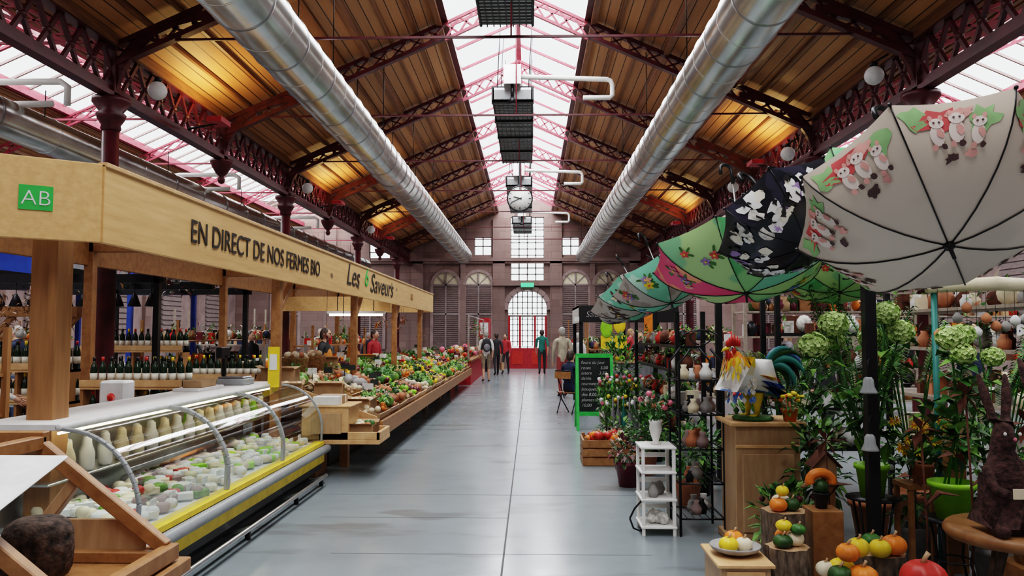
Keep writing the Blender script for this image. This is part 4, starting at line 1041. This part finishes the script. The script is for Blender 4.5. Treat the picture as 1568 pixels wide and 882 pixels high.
def birdhouse(x,y,z):
    b=B(); b.bx(x-.07,x+.07,y-.06,y+.06,z,z+.14,'wood_tan'); vs=[(x-.07,y-.06,z+.14),(x+.07,y-.06,z+.14),(x,y-.06,z+.21),(x-.07,y+.06,z+.14),(x+.07,y+.06,z+.14),(x,y+.06,z+.21)]
    b.add(vs,[(0,1,2),(5,4,3)],'wood_tan'); b.beam((x-.1,y,z+.12),(x,y,z+.225),.17,.012,'rust',(0,0,1)); b.beam((x+.1,y,z+.12),(x,y,z+.225),.17,.012,'rust'); b.lathe([(.022,0),(0,.002)],(x,y-.062,z+.09),'black',12,MY); b.bx(x-.06,x+.06,y-.05,y+.05,0,z,'wood_brown'); b.obj('birdhouse_on_post')
birdhouse(2.05,5.6,.6); birdhouse(2.95,5.6,.9)
for z in(.93,1.28):
    b=B(); x,y=2.08,4.9; b.lathe([(.0,.1),(.018,.1),(.03,.085),(.035,.04),(.05,.01),(.052,0),(.045,0),(.03,.04),(.0,.08)],(x,y,z),'grey_plastic',14); b.sph((x,y,z-.005),.012,'dark_metal',6,5); b.tube([(x,y,z+.1),(x,y,z+.2),(x+.05,y+.07,z+.22)],.003,'dark_metal',4); b.obj('hanging_bell')
b=B(); b.tube([(2.75,5.5,1.97),(3.2,5.45,1.99),(3.6,5.5,1.97)],[.045,.05,.045],'cream',10)
b.tube([(2.8,5.5,1.97),(2.8,5.5,0)],.02,'teal',6); b.tube([(3.55,5.5,1.97),(3.55,5.5,0)],.02,'teal',6)
for i in range(12):
    x=2.8+.065*i; b.tube([(x,5.45,1.95),(x,5.45,1.6)],.002,'black',3); zz=1.95-U(.15,.35); b.lathe([(0,0),(.03,.02),(.035,.05),(.01,.08)],(x,5.45,zz),random.choice(['white','stone_grey','terracotta','jar_glass']),8)
b.obj('hanging_lantern_rail')
for x,y,z,h in((2.75,6.5,0,1.95),(3.3,6.9,0,1.9),(2.35,7.3,0,1.6),(3.4,5.9,0,1.7),(3.3,5.1,0,1.1)):
    b=B(); pot(b,(x,y,z),.16,.3,random.choice(['terracotta','dark_metal','wicker']))
    for k in range(14):
        a=U(0,6.28); l=U(.2,.5); top=Vector((x+l*math.cos(a),y+l*math.sin(a),h*U(.7,1.05))); p0=Vector((x,y,.3)); pts=[p0,p0.lerp(top,.55)+Vector((0,0,.25)),top]
        b.tube(pts,.006,'leaf',4)
        for t in range(16):
            u=t/15; q=pts[1].lerp(top,u); d=(top-p0).normalized(); sd=d.cross(Vector((0,0,1))).normalized()
            for sg in(-1,1): b.leaf(q,sd*sg+d*.5,.15,.025,random.choice(['leaf','leaf_l','leaf_d']),.4)
    b.obj('potted_palm')
for x,y,h,fc in((2.15,6.0,1.1,None),(2.75,5.75,1.0,'white'),(3.05,4.3,.75,'pink'),(2.35,6.6,1.35,None),(2.0,7.3,1.1,'red'),(1.75,5.5,.62,'burgundy'),(2.98,5.2,1.15,None)):
    b=B(); pot(b,(x,y,0),.13,.28,random.choice(['terracotta','stone_grey','wicker'])); b.tube([(x,y,.2),(x,y,h*.7)],.012,'bark',5)
    b.foliage((x,y,h*.62),(.20,.18,h*.36),170,.12,['leaf','leaf_d','leaf_l','leaf_d']); 
    if fc:
        for k in range(14): b.sph((x+U(-.17,.17),y+U(-.17,.17),h*U(.6,1)),.022,fc,7,5)
    b.obj('potted_shrub')
goods('garden_decor_shelf',2.5,3.6,8.0,8.5,(.5,.9,1.3,1.65),'dark_metal',['white','stone_grey','rust','terracotta','cream','dots','burgundy'],26)
goods('garden_decor_shelf',1.72,2.02,9.25,12.8,(.4,.8,1.2,1.5),'dark_metal',['white','stone_grey','red','terracotta','cream','rust','black'],50)
goods('garden_decor_shelf',4.1,4.8,5.2,9.5,(.5,1,1.5,1.9),'wood_grey',['white','stone_grey','rust','cream','terracotta'],50,None,.12)
goods('gift_shelf',5.8,9.4,8.5,9.1,(.6,1.1,1.6,2.0),'wood_grey',GD,50,None,.13)
goods('gift_shelf',3.4,6.4,12.5,13.2,(.6,1.1,1.6,2.0),'wood_grey',GD,70,None,.13)
goods('gift_shelf',3.3,3.8,14,20,(.5,1.0,1.5),'wood_grey',GD,90,None,.12)
goods('gift_shelf',6.5,10.5,16,16.8,(.6,1.1,1.6,2.0),'wood_grey',GD,60,None,.16)
goods('market_table',1.6,2.3,22,33,(.8,1.2),'wood_brown',GD,110,2.2,.13)
b=B()
for i in range(12):
    x=1.05+.12*(i%5)+U(-.02,.02); y=11.0+.25*(i//5); z=.0 if i<5 else .25
    if i>=5: b.bx(x-.06,x+.06,y-.1,y+.1,0,.25,'dark_metal')
    b.lathe([(0,0),(.05,0),(.065,.3),(.06,.3),(0,.05)],(x,y,z),'steel',12)
    b.foliage((x,y,z+.5),(.08,.08,.22),50,.14,['leaf','leaf_d','leaf_l'],.3,.8)
    for k in range(5): b.sph((x+U(-.07,.07),y+U(-.07,.07),z+U(.6,.8)),.028,random.choice(['pink','white','yellow','red','cream']),7,5)
b.obj('cut_flower_buckets')
b=B()
for i in range(9):
    x=1.12+.075*i; b.lathe([(.008,0),(.03,.08),(.035,.5),(.012,.62),(.01,.75),(0,.76)],(x,10.75+U(-.05,.05),.02),random.choice(['stone_grey','sh_grey','sh_grey','teal']),8)
b.bx(1.05,1.85,10.65,10.68,.35,.38,'steel'); b.bx(1.05,1.85,10.82,10.85,.35,.38,'steel')
for x in(1.05,1.83):
    for y in(10.65,10.83): b.bx(x,x+.02,y,y+.02,0,.38,'steel')
b.obj('folded_umbrella_rack')
b=B(); b.bx(1.05,3.2,17.0,17.06,1.88,2.25,'black'); b.bx(1.05,3.2,17.06,19.6,2.2,2.25,'black'); b.bx(1.05,1.1,17.06,19.6,1.88,2.25,'white_paint'); b.bx(.95,1.05,16.9,17.0,1.9,2.0,'white')
for x in(1.1,3.15): b.bx(x-.04,x+.04,17.05,17.13,0,1.9,'dark_metal'); b.bx(x-.04,x+.04,19.5,19.58,0,2.2,'dark_metal')
b.bx(1.15,3.1,17.1,17.6,0,1.0,'sh_grey'); b.bx(1.1,3.15,17.05,17.7,1.0,1.05,'wood_tan')
for i in range(30): b.sph((U(1.2,3.),U(17.2,17.6),1.09),U(.04,.08),random.choice(['orange','yellow','red','lime','burgundy']),7,5)
kk=b.obj('fruit_kiosk')
text('Salades de fruits',.17,Matrix.Translation((1.2,16.99,2.0))@MY,'chalk_line',kk,'kiosk_lettering',.002,shear=.2,thin=-.003)
b=B()
for dx,m in((0,'lime'),(.28,'yellow')): b.sph((1.62+dx,16.75,1.75+dx*.3),(.13,.03,.2),m,14,10)
b.bx(1.5,2.05,16.76,16.79,1.3,1.6,'yellow'); b.tube([(1.75,16.77,0),(1.75,16.77,1.6)],.015,'steel',6); b.bx(1.6,1.9,16.65,16.9,0,.02,'steel'); b.obj('fruit_shaped_sign')
b=B(); b.bx(2.3,2.48,15.9,15.93,1.5,2.1,'orange'); b.tube([(2.39,15.92,0),(2.39,15.92,2.12)],.012,'steel',6); b.lathe([(.15,0),(.15,.02),(0,.02)],(2.39,15.92,0),'steel'); b.obj('orange_banner')
for x,y in((2.8,14.8),(1.65,14.6)):
    b=B(); pot(b,(x,y,.0),.2,.35,'dark_metal'); b.foliage((x,y,1.0),(.32,.35,.6),260,.2,['leaf','leaf_d','leaf_l'],.4); b.obj('potted_shrub')
def chair(x,y,ang):
    b=B(); M=Matrix.Translation((x,y,0))@Matrix.Rotation(ang,4,'Z')
    def tb(p,q): b.tube([M@Vector(p),M@Vector(q)],.012,'dark_metal',6)
    for s in(-.19,.19): tb((s,.2,0),(s,-.18,.45)); tb((s,-.2,0),(s,.0,.45)); tb((s,.05,.3),(s,-.24,.88))
    for k in range(5): b.bx(-.2,.2,-.2+.085*k,-.13+.085*k,.43,.445,'wood_brown',M)
    b.bx(-.2,.2,-.26,-.245,.72,.86,'wood_brown',M); tb((-.19,-.24,.88),(.19,-.24,.88)); b.obj('folding_chair')
chair(.82,16.3,math.radians(-40))

# ---------------------------------------------------------------- people
def person(name,x,y,ang,H=1.75,top='sh_white',leg='jeans',hair='hair_dark',sleeve=True,shorts=False,stride=0,sit=False,lean=0,bag=None,longhair=False,armf=(0,0)):
    s=H/1.75; J={}
    def P(n,p): J[n]=Vector(p)
    hz=.93 if not sit else .54
    P('pel',(0,0,hz)); P('sp',(0,lean*.3,hz+.18)); P('ch',(0,lean*.7,hz+.36)); P('cl',(0,lean*.95,hz+.49)); P('nk',(0,lean+.01,hz+.57)); P('hb',(0,lean+.03,hz+.64)); P('ht',(0,lean+.035,hz+.735))
    for sg,k in((-1,'l'),(1,'r')):
        st=stride*sg
        P('sh'+k,(sg*.185,lean*.9,hz+.475))
        af=armf[0 if sg<0 else 1]
        P('el'+k,(sg*.23,lean*.8-.03-st*.35+af*.1,hz+.20)); 
        P('wr'+k,(sg*.22,lean*.8+.05-st*.6+af*.32,hz-.03+af*.22)); P('hd'+k,(sg*.215,lean*.8+.07-st*.65+af*.40,hz-.11+af*.26))
        P('hp'+k,(sg*.09,0,hz-.03))
        if sit: P('kn'+k,(sg*.11,.42,.50)); P('an'+k,(sg*.11,.40,.09)); P('to'+k,(sg*.11,.55,.04))
        else:
            P('kn'+k,(sg*.1,.03+st*.5,.50)); P('an'+k,(sg*.1,-.02+st*.85+(-.05 if st<0 else 0),.09+(.04 if st<-.1 else 0))); P('to'+k,(sg*.115,.13+st*.85,.035))
    rad=dict(pel=.135,sp=.125,ch=.145,cl=.09,nk=.055,hb=.075,ht=.082)
    for k in'lr': rad.update({'sh'+k:.068,'el'+k:.047,'wr'+k:.029,'hd'+k:.032,'hp'+k:.095,'kn'+k:.062,'an'+k:.042,'to'+k:.036})
    ed=[('pel','sp','top'),('sp','ch','top'),('ch','cl','top'),('cl','nk','skin'),('nk','hb','skin'),('hb','ht','skin')]
    for k in'lr': ed+=[('cl','sh'+k,'top'),('sh'+k,'el'+k,'top'),('el'+k,'wr'+k,'fore'),('wr'+k,'hd'+k,'skin'),('pel','hp'+k,'leg'),('hp'+k,'kn'+k,'leg'),('kn'+k,'an'+k,'calf'),('an'+k,'to'+k,'shoe')]
    names=list(J); idx={n:i for i,n in enumerate(names)}
    V,F=skin([J[n] for n in names],[(idx[a],idx[c]) for a,c,_ in ed],[rad[n] for n in names],1,0)
    mp=dict(top=top,skin='skin',fore=top if sleeve else 'skin',leg=leg,calf='skin' if shorts else leg,shoe='shoe')
    ms=[]
    for f in F:
        c=sum((V[i] for i in f),Vector())/len(f)
        best=min(ed,key=lambda e:segd(c,J[e[0]],J[e[1]])-.5*(rad[e[0]]+rad[e[1]])); ms.append(mp[best[2]])
    b=B(); M=Matrix.Translation((x,y,0))@Matrix.Rotation(ang,4,'Z')@Matrix.Diagonal((s,s,s,1))
    b.add(V,F,ms,True,M)
    hc=(J['hb']+J['ht'])/2+Vector((0,0,.01))
    def sp(c,r,m,n=10,k=7,cut=0):
        o=len(b.v); b.sph(c,r,m,n,k,None,cut)
        for i in range(o,len(b.v)): b.v[i]=tuple(M@Vector(b.v[i]))
    sp(hc,(.082,.098,.118),'skin',14,10)
    sp(hc+Vector((0,-.018,.022)),(.09,.1,.112),hair,14,8,.42)
    sp(hc+Vector((0,-.045,-.01)),(.083,.078,.10),hair,12,8)
    if longhair: sp(hc+Vector((0,-.06,-.10)),(.085,.05,.15),hair)
    for sg in(-1,1):
        sp(hc+Vector((sg*.031,.088,.005)),(.012,.008,.008),'white',8,5); sp(hc+Vector((sg*.031,.095,.005)),(.006,.004,.006),'black',6,4)
        sp(hc+Vector((sg*.084,0,-.005)),(.01,.02,.03),'skin',8,6)
        b.tube([M@(hc+Vector((sg*.02,.095,.024))),M@(hc+Vector((sg*.046,.086,.024)))],.004*s,hair,5)
    b.tube([M@(hc+Vector((0,.092,.01))),M@(hc+Vector((0,.118,-.022))),M@(hc+Vector((0,.09,-.03)))],[.008*s,.014*s,.008*s],'skin',7)
    b.tube([M@(hc+Vector((-.024,.088,-.052))),M@(hc+Vector((0,.094,-.054))),M@(hc+Vector((.024,.088,-.052)))],.005*s,'pink',5)
    for sg,k in((-1,'l'),(1,'r')):
        d=(J['hd'+k]-J['wr'+k]).normalized(); h=J['hd'+k]; side=Vector((0,1,0))-d*d.y; side.normalize(); inn=Vector((-sg,0,0))
        for i,l in enumerate((.07,.08,.075,.06)):
            o=side*(.024-.016*i); b.tube([M@(h+o),M@(h+o*1.15+d*l*.55+inn*.008),M@(h+o*1.15+d*l+inn*.03)],[.010*s,.009*s,.007*s],'skin',6)
        b.tube([M@(h-d*.03+side*.025),M@(h+side*.05+d*.01+inn*.01),M@(h+side*.045+d*.045+inn*.02)],[.011*s,.010*s,.008*s],'skin',6)
    if bag=='backpack':
        sp(J['ch']+Vector((0,-.2,-.02)),(.16,.1,.24),'sh_black',12,9); sp(J['ch']+Vector((0,-.29,-.1)),(.11,.05,.12),'sh_grey',10,7)
        for sg in(-1,1): b.tube([M@(J['cl']+Vector((sg*.11,-.12,.0))),M@(J['cl']+Vector((sg*.11,0,.075))),M@(J['ch']+Vector((sg*.12,.15,.02))),M@(J['sp']+Vector((sg*.14,.04,.0)))],.02*s,'sh_black',6)
    if bag=='tote':
        h=J['hdr']; b.tube([M@(h+Vector((0,.05,-.3))),M@h,M@(h+Vector((0,-.05,-.3)))],.006,'wood_brown',5)
        b.bx(h.x-.05,h.x+.05,h.y-.16,h.y+.16,h.z-.6,h.z-.28,'wood_tan',M)
    if bag=='apron':
        sp(J['sp']+Vector((0,.05,-.05)),(.15,.12,.36),'sh_orange',12,9)
    b.obj(name)
person('man_with_backpack',-1.5,26.6,.15,1.72,'sh_white','pt_khaki','hair_grey',False,True,.12,bag='backpack')
person('walking_woman',-1.32,30.6,.3,1.65,'sh_black','sh_black','hair_dark',True,False,.2,bag='tote')
person('walking_woman',-1.0,31.6,2.9,1.62,'sh_red','sh_black','hair_dark',True,False,.1,longhair=True)
person('walking_man',.46,31.2,.0,1.78,'sh_teal','sh_black','hair_dark',False,False,.22)
person('elderly_man',.84,20.4,.25,1.8,'sh_beige','pt_red','hair_grey',True,False,.1,lean=.05)
person('standing_woman',1.28,21.4,-.3,1.65,'sh_white','jeans','hair_grey',True,False,0,longhair=True,bag='tote')
person('seated_man',.82,16.22,math.radians(-40),1.66,'sh_navy','sh_navy','hair_dark',True,False,0,sit=True,armf=(.8,.8))
person('market_vendor',-3.85,14.6,-1.7,1.74,'sh_black','sh_black','hair_dark',True,armf=(.8,.5),bag='apron')
person('market_vendor',-4.0,17.6,-1.4,1.7,'sh_orange','jeans','hair_blond',True,armf=(.5,.8),longhair=True)
person('market_vendor',-3.9,19.5,-2.,1.72,'sh_red','jeans','hair_dark',True,armf=(.5,.3))
person('market_vendor',-5.6,7.9,-.9,1.66,'sh_white','jeans','hair_grey',True,armf=(.7,.7))
cr=[(-6.3,17.5),(-9.4,14.2),(-5.6,22.5),(-8.9,20.5),(-7.4,27.5),(-5.4,26),(-10.4,22.5),(4.2,11.3),(5.0,15.4),(2.9,20.8),(7.4,13.3),(4.4,22.6),(3.1,24.5)]
for i,(x,y) in enumerate(cr):
    person('market_shopper',x,y,U(0,6.28),U(1.6,1.8),random.choice(['sh_white','sh_black','sh_navy','sh_red','sh_grey','sh_beige']),random.choice(['jeans','pt_khaki','sh_black']),random.choice(['hair_grey','hair_dark','hair_blond']),R()<.6,False,U(0,.2),longhair=R()<.4)

# ---------------------------------------------------------------- lights
def area(name,loc,sx,sy,W,col=(1,1,1),rot=(0,0,0)):
    l=bpy.data.lights.new(name,'AREA'); l.shape='RECTANGLE'; l.size=sx; l.size_y=sy; l.energy=W; l.color=col
    o=bpy.data.objects.new(name,l); o.location=loc; o.rotation_euler=rot; C.scene.collection.objects.link(o); return o
LR=9
yc=(Y0+YE)/2; LL=YE-Y0
area('daylight_nave',(CX,yc,zr+.35),2.6,LL,LR*math.pi*2.6*LL,(.97,.985,1))
area('daylight_aisle_left',(XL-3.9,yc,7.75),3.2,LL,LR*.75*math.pi*3.2*LL,(.97,.985,1))
area('daylight_aisle_right',(XR+3.9,yc,7.75),3.2,LL,LR*.75*math.pi*3.2*LL,(.97,.985,1))
for x,y in UPL:
    s=1 if x<0 else -1
    area('uplight',(x,y,5.12),.25,.9,30,(1,.66,.26),(math.pi,math.radians(-8*s),0))
w=bpy.data.worlds.new('overcast_sky'); C.scene.world=w; w.use_nodes=True
bg=w.node_tree.nodes['Background']; bg.inputs[0].default_value=(.93,.97,1,1); bg.inputs[1].default_value=2.2
cam=bpy.data.cameras.new('camera'); co=bpy.data.objects.new('camera',cam); C.scene.collection.objects.link(co)
cam.sensor_width=36; cam.lens=1200/1568*36; cam.clip_start=.05; cam.clip_end=200
co.location=(0,0,1.65); co.rotation_euler=(math.radians(90+3.29),0,math.radians(1.34))
C.scene.camera=co
C.scene.view_settings.view_transform='Filmic'
C.scene.view_settings.look='High Contrast'
C.scene.view_settings.exposure=.12
